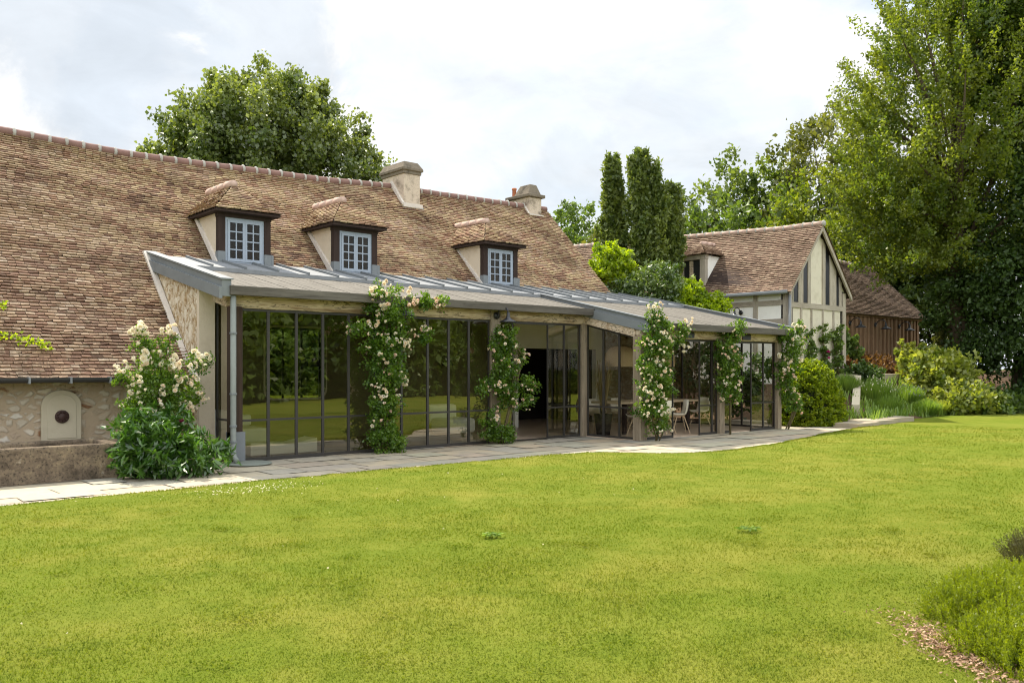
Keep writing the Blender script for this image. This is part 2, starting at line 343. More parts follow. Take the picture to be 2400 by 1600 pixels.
# ------------------------------------------------------------------ mesh helpers
class MB:
    def __init__(s): s.v = []; s.f = []
    def add(s, vs, fs):
        o = len(s.v); s.v.extend([tuple(map(float, x)) for x in vs]); s.f.extend([tuple(i + o for i in f) for f in fs]); return s
    def box(s, x0, x1, y0, y1, z0, z1):
        return s.add([(x0, y0, z0), (x1, y0, z0), (x1, y1, z0), (x0, y1, z0), (x0, y0, z1), (x1, y0, z1), (x1, y1, z1), (x0, y1, z1)],
                     [(0, 3, 2, 1), (4, 5, 6, 7), (0, 1, 5, 4), (1, 2, 6, 5), (2, 3, 7, 6), (3, 0, 4, 7)])
    def prism(s, poly, d):
        "polygon of 3D points extruded by the vector d"
        n = len(poly); p = [Vector(q) for q in poly]; d = Vector(d)
        return s.add(p + [q + d for q in p], [tuple(range(n - 1, -1, -1)), tuple(range(n, 2 * n))] + [(i, (i + 1) % n, n + (i + 1) % n, n + i) for i in range(n)])
    def quad(s, *p): return s.add(p, [tuple(range(len(p)))])
    def beam(s, a, b, w, h, up=(0, 0, 1)):
        a = Vector(a); b = Vector(b); d = (b - a).normalized(); x = d.cross(Vector(up)).normalized() * (w / 2); y = x.cross(d).normalized() * (h / 2)
        return s.prism([a - x - y, a + x - y, a + x + y, a - x + y], b - a)
    def tube(s, pts, rs, n=8, cap=True):
        pts = [Vector(p) for p in pts]; o = len(s.v)
        if not hasattr(rs, '__len__'): rs = [rs] * len(pts)
        for i, p in enumerate(pts):
            d = (pts[min(i + 1, len(pts) - 1)] - pts[max(i - 1, 0)]).normalized()
            a = d.orthogonal().normalized() if i == 0 else (px_ - d * px_.dot(d)).normalized()
            px_ = a; b = d.cross(a)
            for k in range(n):
                t = 2 * math.pi * k / n; s.v.append(tuple(p + (a * math.cos(t) + b * math.sin(t)) * rs[i]))
        for i in range(len(pts) - 1):
            for k in range(n):
                s.f.append((o + i * n + k, o + i * n + (k + 1) % n, o + (i + 1) * n + (k + 1) % n, o + (i + 1) * n + k))
        if cap:
            s.f.append(tuple(o + k for k in range(n - 1, -1, -1))); s.f.append(tuple(o + (len(pts) - 1) * n + k for k in range(n)))
        return s
    def lathe(s, prof, c, n=20, axis=(0, 0, 1)):
        "profile of (radius, height)"
        ax = Vector(axis).normalized(); a = ax.orthogonal().normalized(); b = ax.cross(a); c = Vector(c); o = len(s.v)
        for r, h in prof:
            for k in range(n):
                t = 2 * math.pi * k / n; s.v.append(tuple(c + ax * h + (a * math.cos(t) + b * math.sin(t)) * max(r, 1e-4)))
        for i in range(len(prof) - 1):
            for k in range(n): s.f.append((o + i * n + k, o + i * n + (k + 1) % n, o + (i + 1) * n + (k + 1) % n, o + (i + 1) * n + k))
        return s
    def build(s, name, mat, parent=None, smooth=False, bevel=0.):
        me = bpy.data.meshes.new(name); me.from_pydata(s.v, [], s.f); me.update()
        me.materials.append(mat)
        if smooth: me.polygons.foreach_set('use_smooth', [True] * len(me.polygons))
        o = bpy.data.objects.new(name, me); COL.objects.link(o)
        if parent: par(o, parent)
        if bevel:
            b = o.modifiers.new('bevel', 'BEVEL'); b.width = bevel; b.segments = 2; b.limit_method = 'ANGLE'
        return o
def par(o, p):
    o.parent = p
    m = Matrix.Identity(4) if p.parent else Matrix.Translation(p.location)   # parts of parts sit at the world origin
    o.matrix_parent_inverse = m.inverted()
def np_mesh(name, V, k, mat, parent=None, rnd=None, smooth=False):
    "V: (n*k,3) vertices, every k of them one face"
    V = np.ascontiguousarray(V, dtype=np.float32).reshape(-1, 3); nf = len(V) // k
    me = bpy.data.meshes.new(name); me.vertices.add(len(V)); me.vertices.foreach_set('co', V.ravel())
    me.loops.add(nf * k); me.loops.foreach_set('vertex_index', np.arange(nf * k, dtype=np.int32))
    me.polygons.add(nf); me.polygons.foreach_set('loop_start', np.arange(0, nf * k, k, dtype=np.int32))
    me.update(calc_edges=True); me.materials.append(mat)
    if rnd is not None:
        a = me.attributes.new('rnd', 'FLOAT', 'FACE'); a.data.foreach_set('value', np.ascontiguousarray(rnd, dtype=np.float32))
    o = bpy.data.objects.new(name, me); COL.objects.link(o)
    if parent: par(o, parent)
    return o
def tag(o, label=None, cat=None, group=None, kind=None):
    if label: o['label'] = label
    if cat: o['category'] = cat
    if group: o['group'] = group
    if kind: o['kind'] = kind
    return o
def empty(name, loc, label, cat, group=None):
    o = bpy.data.objects.new(name, None); COL.objects.link(o); o.location = tuple(map(float, loc)); o.empty_display_size = .2
    return tag(o, label, cat, group)
def copy_tree(o, parent=None):
    c = o.copy(); COL.objects.link(c)
    if parent: c.parent = parent
    for ch in o.children: copy_tree(ch, c)
    return c
def unit(v): return v / np.maximum(np.linalg.norm(v, axis=-1, keepdims=True), 1e-9)

def leaf_quads(C, D, L, Wd, rg, fold=.25):
    "diamond leaves: centre C, axis D"
    n = len(C); D = unit(D); s = unit(np.cross(D, unit(rg.normal(size=(n, 3))))); nn = np.cross(D, s)
    L = np.broadcast_to(L, n)[:, None]; Wd = np.broadcast_to(Wd, n)[:, None]
    b = C - D * L * .5; t = C + D * L * .5 - nn * L * .12; m = C + nn * Wd * fold
    return np.stack([b, m + s * Wd * .5, t, m - s * Wd * .5], 1).reshape(-1, 3)

# ------------------------------------------------------------------ setting: ground, lawn, terrace
EDGE = [(-60, -2.9), (-6, -2.87), (-.75, -2.72), (2.3, -2.74), (4.6, -2.86), (5.5, -2.98), (5.75, -3.12), (6.3, -3.9), (6.9, -4.33), (8.0, -4.42), (9.4, -4.28), (12, -3.75), (15., -3.15), (20, -2.35), (30, -2.2), (60, -2.)]
ex, ey = np.array(EDGE).T
def edge(x): return np.interp(x, ex, ey)
def zl(x, y): return .035 + .035 * np.sin(x * .31 + 1.) * np.sin(y * .27) * np.clip((edge(x) - y) / 3., 0, 1)
def grid_mesh(name, P, mat, closed=False):
    h, w = P.shape[:2]; me = bpy.data.meshes.new(name)
    idx = np.arange(h * w).reshape(h, w); F = np.stack([idx[:-1, :-1], idx[:-1, 1:], idx[1:, 1:], idx[1:, :-1]], -1).reshape(-1, 4)
    me.from_pydata(P.reshape(-1, 3).tolist(), [], F.tolist()); me.update(); me.materials.append(mat)
    me.polygons.foreach_set('use_smooth', [True] * len(me.polygons))
    o = bpy.data.objects.new(name, me); COL.objects.link(o); return o
xs = np.concatenate([np.linspace(-60, -8, 20), np.linspace(-7.8, 22, 240), np.linspace(22.5, 60, 30)])
ts = np.concatenate([[0., 0.], np.linspace(.0, 1., 70)[1:] ** 2])
jag = np.interp(xs, np.arange(-60, 61, .13), R.normal(0, .028, len(np.arange(-60, 61, .13)))) + .04 * np.sin(xs * 2.3) * np.sin(xs * .9)
P = np.zeros((len(ts), len(xs), 3))
for i, t in enumerate(ts):
    e = edge(xs) + jag; y = e + (-70 - e) * t; P[i, :, 0] = xs; P[i, :, 1] = y; P[i, :, 2] = zl(xs, y)
P[0, :, 2] = -.03
tag(grid_mesh('lawn', P[::-1], LAWN), kind='structure')
far = MB().quad((-900, -900, -.06), (900, -900, -.06), (900, 900, -.06), (-900, 900, -.06))
tag(far.build('ground', m_simple('distant_meadow', (.10, .15, .03), .95, .05, .3, .4)), kind='structure')

# terrace slabs
V = []; rn = []
y = .3; rg = np.random.default_rng(3)
while y > -5.2:
    d = rg.uniform(.42, .72); x = -9. + rg.uniform(0, .6)
    while x < 16.9:
        w = rg.uniform(.45, 1.25); gp = .012; dz = rg.uniform(-.006, .006)
        q = np.array([(x + gp, y - d + gp), (x + w - gp, y - d + gp), (x + w - gp, y - gp), (x + gp, y - gp)]) + rg.normal(0, .006, (4, 2))
        if (y - d / 2) > edge(x + w / 2) - .7 and not (x > 16. and y > -1.5): V.append(np.c_[q, np.full(4, dz)]); rn.append(rg.random())
        x += w
    y -= d
tag(np_mesh('terrace', np.concatenate(V), 4, SLAB, rnd=rn), kind='structure')
tag(MB().box(-9.2, 17.0, -5.0, 1.4, -.05, -.008).build('terrace_bed', JOINT), kind='structure')

# raised ground on the right and in the courtyard
def zb(x, y):
    e = edge(x); t = np.clip((y - e - .1) / 3.2, 0, 1); s = t * t * (3 - 2 * t)
    f = np.clip((x - 16.9) / 2.2, 0, 1); f = f * f * (3 - 2 * f)
    return -.03 + .05 * np.clip((x - 16.6) / .4, 0, 1) + f * (1.33 * s)
xs2 = np.concatenate([np.linspace(13.2, 36, 90), np.linspace(37, 90, 20)]); ts2 = np.concatenate([np.linspace(0, .25, 40), np.linspace(.26, 1, 20)])
P = np.zeros((len(ts2), len(xs2), 3))
for i, t in enumerate(ts2):
    e = edge(xs2); yy = e + (60 - e) * t; P[i, :, 0] = xs2; P[i, :, 1] = yy
    P[i, :, 2] = zb(xs2, yy) + R.normal(0, .012, len(xs2)) - (.12 if i == 0 else 0)
tag(grid_mesh('garden_bed', P, SOIL), kind='structure')
# step and path on the right
st = MB()
for k, (x0, x1, y0, y1) in enumerate([(15.6, 16.7, -3.05, -2.3), (16.72, 17.9, -2.95, -2.1), (17.92, 19.3, -2.85, -2.2)]):
    st.box(x0, x1, y0, y1, -.02, .125 + .02 * k)
tag(st.build('path', SLAB, bevel=.012), kind='structure')
tag(MB().box(21.2, 27., .1, 2.6, .5, 1.37).build('patio', SLAB, bevel=.01), kind='structure')
w = MB(); w.prism([(18.2, -1.5, 0), (21.2, -.05, 0), (21.2, -.05, 1.34), (18.2, -1.5, .5)], (.08, -.2, 0))
tag(w.build('retaining_wall', PLAQUE), 'low sloping stone retaining wall beside the lavender bed', 'wall')

# grass blades over the near lawn
n = 400000; rg = np.random.default_rng(5)
d = 3.0 * (26 / 3.) ** (rg.random(n) ** 1.05); a = rg.uniform(-.78, .78, n)
dirs = FW[None] * np.cos(a)[:, None] + RT[None] * np.sin(a)[:, None]
G = CAM[None] + dirs * d[:, None]; keep = G[:, 1] < edge(G[:, 0]) - .01
# a fringe along the paved edge
nf = 9000; fx = rg.uniform(-7, 20, nf); fy = edge(fx) + np.interp(fx, xs, jag) - np.abs(rg.normal(0, .05, nf)) + .02
G = np.concatenate([G[keep], np.c_[fx, fy, np.zeros(nf)]]); d = np.linalg.norm(G[:, :2] - CAM[:2], axis=1)
G[:, 2] = zl(G[:, 0], G[:, 1]); n = len(G)
patch = .5 + .5 * np.sin(G[:, 0] * 2.1 + np.sin(G[:, 1] * 1.7) * 2) * np.sin(G[:, 1] * 2.6 + np.sin(G[:, 0] * 1.3))
hgt = rg.uniform(.006, .017, n) * (.6 + .8 * patch) * (1 + d * .02); wd = (.002 + .0006 * d) * rg.uniform(.7, 1.6, n)
th = rg.uniform(0, 2 * np.pi, n); side = np.c_[np.cos(th), np.sin(th), np.zeros(n)] * (wd * .5)[:, None]
ph = rg.uniform(0, 2 * np.pi, n); lean = np.c_[np.cos(ph), np.sin(ph), np.zeros(n)] * (hgt * rg.uniform(.1, 1.1, n))[:, None]
tip = G + lean + np.array([0, 0, 1.])[None] * hgt[:, None]
tag(np_mesh('grass', np.stack([G - side, G + side, tip], 1).reshape(-1, 3), 3, GRASS, rnd=rg.random(n)), 'short sunlit grass blades covering the mown lawn', 'grass', kind='stuff')

# clover flecks and fallen petals
n = 200; fx = np.concatenate([rg.normal(-1.3, .45, 165), rg.uniform(-8, 8, n - 165)]); fy = np.concatenate([-3.5 + rg.normal(0, .2, 165), rg.uniform(-9, -3, n - 165)])
k = fy < edge(fx) - .05; C = np.c_[fx, fy, zl(fx, fy) + .028][k]
tag(np_mesh('fallen_petals', leaf_quads(C, rg.normal(size=C.shape) * (1, 1, .3), .024 * rg.uniform(.4, 1.2, len(C)), .014, rg), 4, PETALW, rnd=rg.random(len(C))), 'pale fallen petals and daisies flecking the lawn', 'petals', kind='stuff')
rg = np.random.default_rng(78); m = 160; cx_ = rg.uniform(-.62, .62, m); cd_ = 3.4 + 7. * rg.random(m) ** 1.4; K = []
for q in range(m):
    p_ = CAM + FW * (cd_[q] * math.cos(cx_[q])) + RT * (cd_[q] * math.sin(cx_[q])); kk = int(rg.integers(25, 130)); K.append(p_[:2] + rg.normal(size=(kk, 2)) * rg.uniform(.05, .2))
K = np.concatenate(K); K = K[K[:, 1] < edge(K[:, 0]) - .1]; C = np.c_[K, zl(K[:, 0], K[:, 1]) + .018 + .012 * rg.random(len(K))]
tag(np_mesh('clover', leaf_quads(C, rg.normal(size=C.shape) * (1, 1, .3), .016, .013, rg), 4, GRASS, rnd=rg.random(len(C))), 'patches of low clover leaves in the near lawn', 'clover', kind='stuff')
# weed rosettes in the lawn
for lab, (wx, wy), rr in (('grey-green weed rosette in the mown lawn below the projecting bay', (1.15, -9.2), .16), ('flat clump of clover in the lawn near the bottom left', (-4.6, -10.25), .2), ('small green weed in the lawn before the open door', (-.9, -7.8), .13)):
    m = 60; th = rg.uniform(0, 6.28, m); rr_ = rg.uniform(.02, rr * .75, m)
    C = np.c_[wx + np.cos(th) * rr_, wy + np.sin(th) * rr_, .045 + rg.uniform(0, .015, m)]
    tag(np_mesh('lawn_weed', leaf_quads(C, np.c_[np.cos(th), np.sin(th), rg.uniform(-.1, .15, m)], .055, .022, rg), 4, L_LAV, rnd=rg.random(m)), lab, 'weed')

# ------------------------------------------------------------------ tiled roofs
def tiles(P0, U, S, rng, smax, expo, tw, seed, h=.04, umin=0., umax=1., post=None, lift=0.):
    "courses of flat tiles on the plane P0 + u U + s S; rng(s) gives the reach of each course"
    rg = np.random.default_rng(seed); P0 = np.array(P0, float); U = unit(np.array(U, float)); S = unit(np.array(S, float)); Nn = np.cross(U, S)
    Vs = []; rn = []
    rows = int(smax / expo) + 1
    for i in range(rows):
        s0 = i * expo; a0, b0 = rng(s0); a1, b1 = rng(min(s0 + expo * 1.3, smax))
        m = int((umax - umin) / tw) + 3
        wv = tw * rg.uniform(.82, 1.18, m); u0 = umin - rg.uniform(.2, 1.) * tw + np.concatenate([[0], np.cumsum(wv)[:-1]]); u1 = u0 + wv - .006
        sj = rg.normal(0, .006, m); rot = rg.normal(0, .006, m); hj = h - .004 + np.abs(rg.normal(0, .005, m)) + .012 * np.sin(u0 * 1.3 + i * .4) * .6
        A = np.clip(u0, a0, b0); B = np.clip(u1, a0, b0); A2 = np.clip(u0, a1, b1); B2 = np.clip(u1, a1, b1)
        ok = (B - A) > .02
        if not ok.any(): continue
        def pt(u, s, hh): return P0 + u[:, None] * U + s[:, None] * S + (hh + lift)[:, None] * Nn
        bl = pt(A, s0 + sj - rot, hj); br = pt(B, s0 + sj + rot, hj)
        st = np.minimum(s0 + expo * 1.3 + sj * 0, smax)
        tr = pt(B2, st, np.full(m, .004)); tl = pt(A2, st, np.full(m, .004))
        ll = pt(A, s0 + sj - rot, hj - .03); lr = pt(B, s0 + sj + rot, hj - .03)
        q1 = np.stack([bl, br, tr, tl], 1)[ok]; q2 = np.stack([ll, lr, br, bl], 1)[ok]; r = np.clip(rg.random(m) * .75 + .25 * np.convolve(rg.random(m + 4), np.ones(5) / 5, 'valid'), 0, 1)[ok]
        Vs += [q1.reshape(-1, 3), q2.reshape(-1, 3)]; rn += [r, r * .9]
    V = np.concatenate(Vs)
    if post is not None: V = post(V)
    return V, np.concatenate(rn)
def ridge_line(pts, r, seg, mat, parent, name='ridge'):
    mb = MB(); pts = [Vector(p) for p in pts]; flags = []
    cum = [0]
    for a, b in zip(pts, pts[1:]): cum.append(cum[-1] + (b - a).length)
    def ev(t):
        for i in range(len(pts) - 1):
            if t <= cum[i + 1] or i == len(pts) - 2: return pts[i].lerp(pts[i + 1], (t - cum[i]) / (cum[i + 1] - cum[i]))
    t = 0.
    while t < cum[-1] - seg * .3:
        a = ev(t); b = ev(min(t + seg, cum[-1])); mb.tube([a, b + (b - a) * .04], [r * random.uniform(.93, 1.), r * 1.04], 10); flags += [0] * (len(mb.f) - len(flags))
        d = (b - a).normalized(); c = a + Vector((0, 0, random.uniform(-.004, .012)))
        mb.tube([c - d * .035, c, c + d * .035], [r * 1.0, r * random.uniform(1.15, 1.32), r * 1.0], 9); flags += [1] * (len(mb.f) - len(flags))
        t += seg
    o = mb.build(name, mat, parent, True); o.data.materials.append(MORTARG); o.data.polygons.foreach_set('material_index', flags); return o

# ------------------------------------------------------------------ farmhouse
FH = empty('farmhouse', (2, 6, 0), 'long low stone farmhouse with a mossy clay tile roof and three dormers', 'house')
rx = [-9, -2.42, -1.25, .04, .97, 3.02, 4.88, 6.94, 8.11, 12.75]; rz = [6.5, 6.33, 6.29, 6.25, 6.265, 6.33, 6.375, 6.5, 6.49, 6.575]
def sag(x): return np.interp(x, rx, rz) - 6.45
def roof_post(V):
    V = V.copy(); V[:, 2] += sag(V[:, 0]) * np.clip((V[:, 1] - .9) / 5., 0, 1); return V
SL = 5.05 * math.sqrt(2); SJ = 2.17 * math.sqrt(2)
V, rn = tiles((0, .85, 1.42), (1, 0, 0), (0, 1, 1), lambda s: (-8.6, -.16) if s < SJ else (-8.6, 12.78 - .0 * s), SL, .079, .15, 11, umin=-8.6, umax=12.8, post=roof_post)
roof = np_mesh('roof', V, 4, TILE, FH, rnd=rn)
# deck under the tiles, back slope, gable walls
dk = MB(); n = 24; X = np.linspace(-8.6, 12.72, n)
for i in range(n - 1):
    x0, x1 = X[i], X[i + 1]; s0, s1 = sag(x0), sag(x1)
    yb = .9
    for (a, b) in ((x0, x1),):
        if b <= -.1: dk.quad((a, .9, 1.43), (b, .9, 1.43), (b, 5.9, 6.43 + s1), (a, 5.9, 6.43 + s0))
        else:
            a2 = max(a, -.16); dk.quad((a2, 3.05, 3.58 + .43 * s0), (b, 3.05, 3.58 + .43 * s1), (b, 5.9, 6.43 + s1), (a2, 5.9, 6.43 + s0))
            if a < -.16: dk.quad((a, .9, 1.43), (-.16, .9, 1.43), (-.16, 5.9, 6.43 + s0), (a, 5.9, 6.43 + s0))
    dk.quad((x0, 5.9, 6.43 + s0), (x1, 5.9, 6.43 + s1), (x1, 10.9, 1.45), (x0, 10.9, 1.45))
dk.build('roof_deck', DARKW, FH)
ridge_line([(x, 5.92, z + .06) for x, z in zip(rx, rz)], .092, .325, RIDGE, FH)
# low front wall on the left and its gable return
MB().box(-8.6, -.16, 1.3, 1.7, -.02, 1.75).build('wall', RUBBLE, FH)
MB().prism([(-.36, .78, 0), (-.36, 1.3, 0), (-.36, 1.3, 1.62), (-.36, 3.1, 3.42), (-.36, 3.2, 3.55), (-.36, .78, 3.02)], (.26, 0, 0)).build('end_wall', STUCCO, FH)
MB().box(-.372, -.095, .70, .80, 0, 2.98).build('corner_band', CHEEK, FH)
MB().prism([(12.5, 1.3, 0), (12.5, 10.4, 0), (12.5, 5.85, 6.3), (12.5, 1.3, 1.75)], (.12, 0, 0)).build('gable_wall', RUBBLE, FH)
MB().prism([(12.66, 3.1, 3.66), (12.66, 5.9, 6.58), (12.66, 5.9, 6.46), (12.66, 3.1, 3.54)], (.14, 0, 0)).build('verge', TILE, FH)
# mortar fillet where the tiles meet the return wall
mf = MB(); mf.prism([(-.375, .86, 1.46), (-.375, 3.25, 3.86), (-.375, 3.38, 3.86), (-.375, 1.08, 1.52)], (-.10, 0, 0)); mf.prism([(-.38, .60, 1.36), (-.38, 1.1, 1.78), (-.38, 1.1, 1.62), (-.38, .74, 1.34)], (-.085, 0, 0))
mf.build('mortar_fillet', MORTAR, FH)
# gutter
gt = MB(); gv = [(math.cos(t) * .075, math.sin(t) * .075) for t in np.linspace(math.pi, 2 * math.pi, 9)]
for (a, b), (c, d) in zip(gv, gv[1:]): gt.prism([(-8.6, .77 + a, 1.44 + b), (-8.6, .77 + c, 1.44 + d), (-8.6, .77 + c * .9, 1.44 + d * .9), (-8.6, .77 + a * .9, 1.44 + b * .9)], (8.2, 0, 0))
gut = gt.build('gutter', GUT, FH)
for k in range(14):
    x = -8.2 + k * .58
    MB().box(x, x + .03, .685, .86, 1.352, 1.452).build('gutter_bracket', ZINCD, gut)
MB().box(-8.6, -.4, .86, .9, 1.36, 1.43).build('eave_board', DARKW, FH)

def chimney(x0, x1, y0, y1, ztop, cap, name_label, pot=False):
    zb_ = y0 + .35
    c = MB().box(x0, x1, y0, y1, zb_, ztop).build('chimney', CHIM, FH, bevel=.015); c['label'] = name_label
    cp = MB()
    if cap == 'hood':
        cp.box(x0 - .03, x1 + .03, y0 - .03, y1 + .03, ztop - .14, ztop - .02)
        a = [(x0 - .07, y0 - .07, ztop + .02), (x1 + .07, y0 - .07, ztop + .02), (x1 + .07, y1 + .07, ztop + .02), (x0 - .07, y1 + .07, ztop + .02)]
        b = [(x0 + .02, y0 + .02, ztop + .2), (x1 - .06, y0 + .02, ztop + .2), (x1 - .06, y1 - .02, ztop + .2), (x0 + .02, y1 - .02, ztop + .2)]
        l = [(p[0], p[1], ztop - .05) for p in a]
        cp.add(l + a + b, [(3, 2, 1, 0), (8, 9, 10, 11)] + [(i, (i + 1) % 4, 4 + (i + 1) % 4, 4 + i) for i in range(4)] + [(4 + i, 4 + (i + 1) % 4, 8 + (i + 1) % 4, 8 + i) for i in range(4)])
    else:
        cp.box(x0 - .09, x1 + .09, y0 - .09, y1 + .09, ztop, ztop + .1)
        a = [(x0 - .02, y0 + .02, ztop + .1), (x1 + .02, y0 + .02, ztop + .1), (x1 + .02, y1 - .25, ztop + .1), (x0 - .02, y1 - .25, ztop + .1)]
        b = [(x0 + .12, y0 + .1, ztop + .42), (x1 - .12, y0 + .1, ztop + .42), (x1 - .12, y1 - .4, ztop + .42), (x0 + .12, y1 - .4, ztop + .42)]
        cp.add(a + b, [(4, 5, 6, 7)] + [(i, (i + 1) % 4, 4 + (i + 1) % 4, 4 + i) for i in range(4)])
    cp.build('chimney_cap', CHIMCAP, c, bevel=.02)
    fl = MB(); zf = y0 + .55
    fl.prism([(x0 - .05, y0 - .06, zf - .02), (x1 + .05, y0 - .06, zf - .02), (x1 + .05, y0 - .06, zf + .14), (x0 - .05, y0 - .06, zf + .14)], (0, .055, 0))
    fl.prism([(x0, y0 - .02, zf + .02), (x0, 5.9, 6.5), (x0, 5.9, 6.72), (x0, y0 - .02, zf + .16)], (-.07, 0, 0))
    fl.build('mortar_flashing', MORTAR, c)
    MB().prism([(x0 - .08, y0 - .12, zf - .10), (x1 + .08, y0 - .12, zf - .10), (x1 + .08, y0 - .05, zf + .0), (x0 - .08, y0 - .05, zf + .0)], (0, 0, .05)).build('lead_apron', ZINCD, c)
    if pot: MB().lathe([(.07, 0), (.065, .24), (.08, .25), (.075, .3), (.05, .3), (.04, .1)], (x0 + .12, y1 - .12, ztop + .1), 14).build('chimney_pot', TERRA, c, True)
chimney(6.97, 7.5, 5.35, 6.42, 6.98, 'hood', 'broad rendered chimney with a hooded cap')
chimney(11.85, 12.36, 5.68, 6.65, 6.9, 'slab', 'narrow rendered chimney with slab cap and red pot', True)

def casement(x0, x1, y, z0, z1, parent, cols=2, rows=4, face=-1):
    fr = MB(); xm = (x0 + x1) / 2; t = .05
    fr.box(x0, x0 + t, y - .03, y + .04, z0, z1); fr.box(x1 - t, x1, y - .03, y + .04, z0, z1)
    fr.box(x0 + t, x1 - t, y - .03, y + .04, z1 - .05, z1); fr.box(x0 + t, x1 - t, y - .03, y + .04, z0, z0 + .05)
    f = fr.build('window_frame', WFRAME, parent)
    for a, b in ((x0 + t, xm), (xm, x1 - t)):
        s = MB(); a += .002; b -= .002; yy = y - .045
        s.box(a, a + .045, yy, yy + .04, z0 + .05, z1 - .05); s.box(b - .045, b, yy, yy + .04, z0 + .05, z1 - .05)
        s.box(a + .045, b - .045, yy, yy + .04, z0 + .05, z0 + .11); s.box(a + .045, b - .045, yy, yy + .04, z1 - .1, z1 - .05)
        A, B, Z0, Z1 = a + .045, b - .045, z0 + .11, z1 - .1
        for c in range(1, cols): xx = A + (B - A) * c / cols; s.box(xx - .012, xx + .012, yy + .008, yy + .034, Z0, Z1)
        for r_ in range(1, rows): zz = Z0 + (Z1 - Z0) * r_ / rows; s.box(A, B, yy + .006, yy + .036, zz - .012, zz + .012)
        s.build('casement', WFRAME, f)
        MB().quad((A, yy + .02, Z0), (B, yy + .02, Z0), (B, yy + .02, Z1), (A, yy + .02, Z1)).build('pane', GLASSW, f)
    return f

def dormer(x0, x1, lab):
    D = empty('dormer', (0, 0, 0), None, None); par(D, FH); D['label'] = lab
    yf = 3.0; xm = (x0 + x1) / 2; ze = 4.79; o = .15
    fr = MB()
    fr.box(x0, x0 + .14, yf - .02, yf + .12, 3.95, 4.72); fr.box(x1 - .14, x1, yf - .02, yf + .12, 3.95, 4.72)
    fr.box(x0 - .012, x1 + .012, yf - .03, yf + .13, 4.66, 4.80)
    fr.build('dormer_post', DARKW, D)
    MB().box(x0 - .01, x0 + .14, yf - .028, yf + .12, 3.58, 3.96).build('zinc_flashing', ZINCD, D)
    z = MB(); z.box(x1 - .14, x1 + .01, yf - .028, yf + .12, 3.58, 3.96)
    z.prism([(x1 + .012, yf - .03, 3.58), (x1 + .012, yf - .03, 3.95), (x1 + .012, yf + .42, 4.06), (x1 + .012, yf + .35, 3.7)], (.05, 0, 0))
    z.build('zinc_flashing', ZINCD, D)
    cw = casement(x0 + .145, x1 - .145, yf + .03, 3.72, 4.66, D)
    MB().box(x0 + .05, x1 - .05, yf + .9, yf + .95, 3.6, 4.7).build('dark_room', DARKROOM, D)  # near-black board, its colour stands for the unlit room behind the window
    for sx, xx in ((-1, x0 + .01), (1, x1 - .09)):
        MB().prism([(xx, yf + .1, 3.55), (xx, yf + 1.35, 4.80), (xx, yf + .1, 4.80)], (.08, 0, 0)).build('cheek', CHEEK, D)
        MB().prism([(xx - .05, yf + .0, 3.58), (xx - .05, yf + 1.3, 4.86), (xx - .05, yf + 1.3, 4.95), (xx - .05, yf + .0, 3.76)], (.18, 0, 0)).build('mortar_fillet', MORTAR, D) if sx < 0 else None
    # boxed eaves
    e = MB(); e.prism([(x0 - o + .02, yf - .22, ze - .05), (x1 + o - .02, yf - .22, ze - .05), (x1 + o - .02, yf + 1.45, ze - .05), (x0 - o + .02, yf + 1.45, ze - .05)], (0, 0, .05)); e.build('dormer_eave', DARKW, D)
    # hipped tile roof
    xa, xb = x0 - o, x1 + o; yr = 3.62; zr = 5.46; ye = yf - .25; yb = 4.93; zz0 = ze + .01
    Vs = []; rs = []
    S = np.array([0, yr - ye, zr - zz0]); Ls = np.linalg.norm(S); Wt = xb - xa
    v, r = tiles((xa, ye, zz0), (1, 0, 0), S, lambda s: (Wt / 2 * s / Ls, Wt - Wt / 2 * s / Ls), Ls, .082, .15, int(x0 * 10) + 1, .034, 0, Wt); Vs.append(v); rs.append(r)
    for side in (0, 1):
        xe = xa if side == 0 else xb; S = np.array([xm - xe, 0, zr - zz0]); Ls = np.linalg.norm(S)
        Ub = np.array([0, -1., 0]) if side == 0 else np.array([0, 1., 0]); y0_ = yb if side == 0 else ye
        T = yb - ye
        fn = (lambda s, T=T, Ls=Ls: (0 + (4.93 - 4.28) * (1 - s / Ls), T - (yr - ye) * s / Ls)) if side == 0 else (lambda s, T=T, Ls=Ls: ((yr - ye) * s / Ls, T - (4.93 - 4.28) * (1 - s / Ls)))
        v, r = tiles((xe, y0_, zz0), Ub, S, fn, Ls, .082, .15, int(x0 * 10) + 2 + side, .034, 0, T); Vs.append(v); rs.append(r)
    rf = np_mesh('dormer_roof', np.concatenate(Vs), 4, TILE, D, rnd=np.concatenate(rs))
    dk = MB(); a = [(xa + .01, ye + .01, zz0), (xb - .01, ye + .01, zz0), (xb - .01, 4.3, zz0), (xa + .01, 4.3, zz0), (xm, yr, zr), (xm, yb, zr)]
    dk.add(a, [(0, 1, 4), (1, 2, 5, 4), (3, 0, 4, 5)]); dk.build('dormer_deck', DARKW, D)
    rd = MB()
    for k in range(4):
        y0_ = yr - .08 + k * .33; rd.tube([(xm, y0_, zr + .01 + .008 * k), (xm, y0_ + .34, zr + .02)], [.085, .1], 10)
    rd.build('dormer_ridge', m_ridge2, D, True)
m_ridge2 = m_simple('pale_ridge_tile', (.50, .36, .30), .85, .15, .25, 8)
dormer(.9, 2.02, 'hipped dormer nearest the long bare stretch of roof')
dormer(3.52, 4.64, 'hipped dormer between the other two, left of the broad chimney')
dormer(7.81, 8.97, 'hipped dormer standing below and right of the broad chimney')

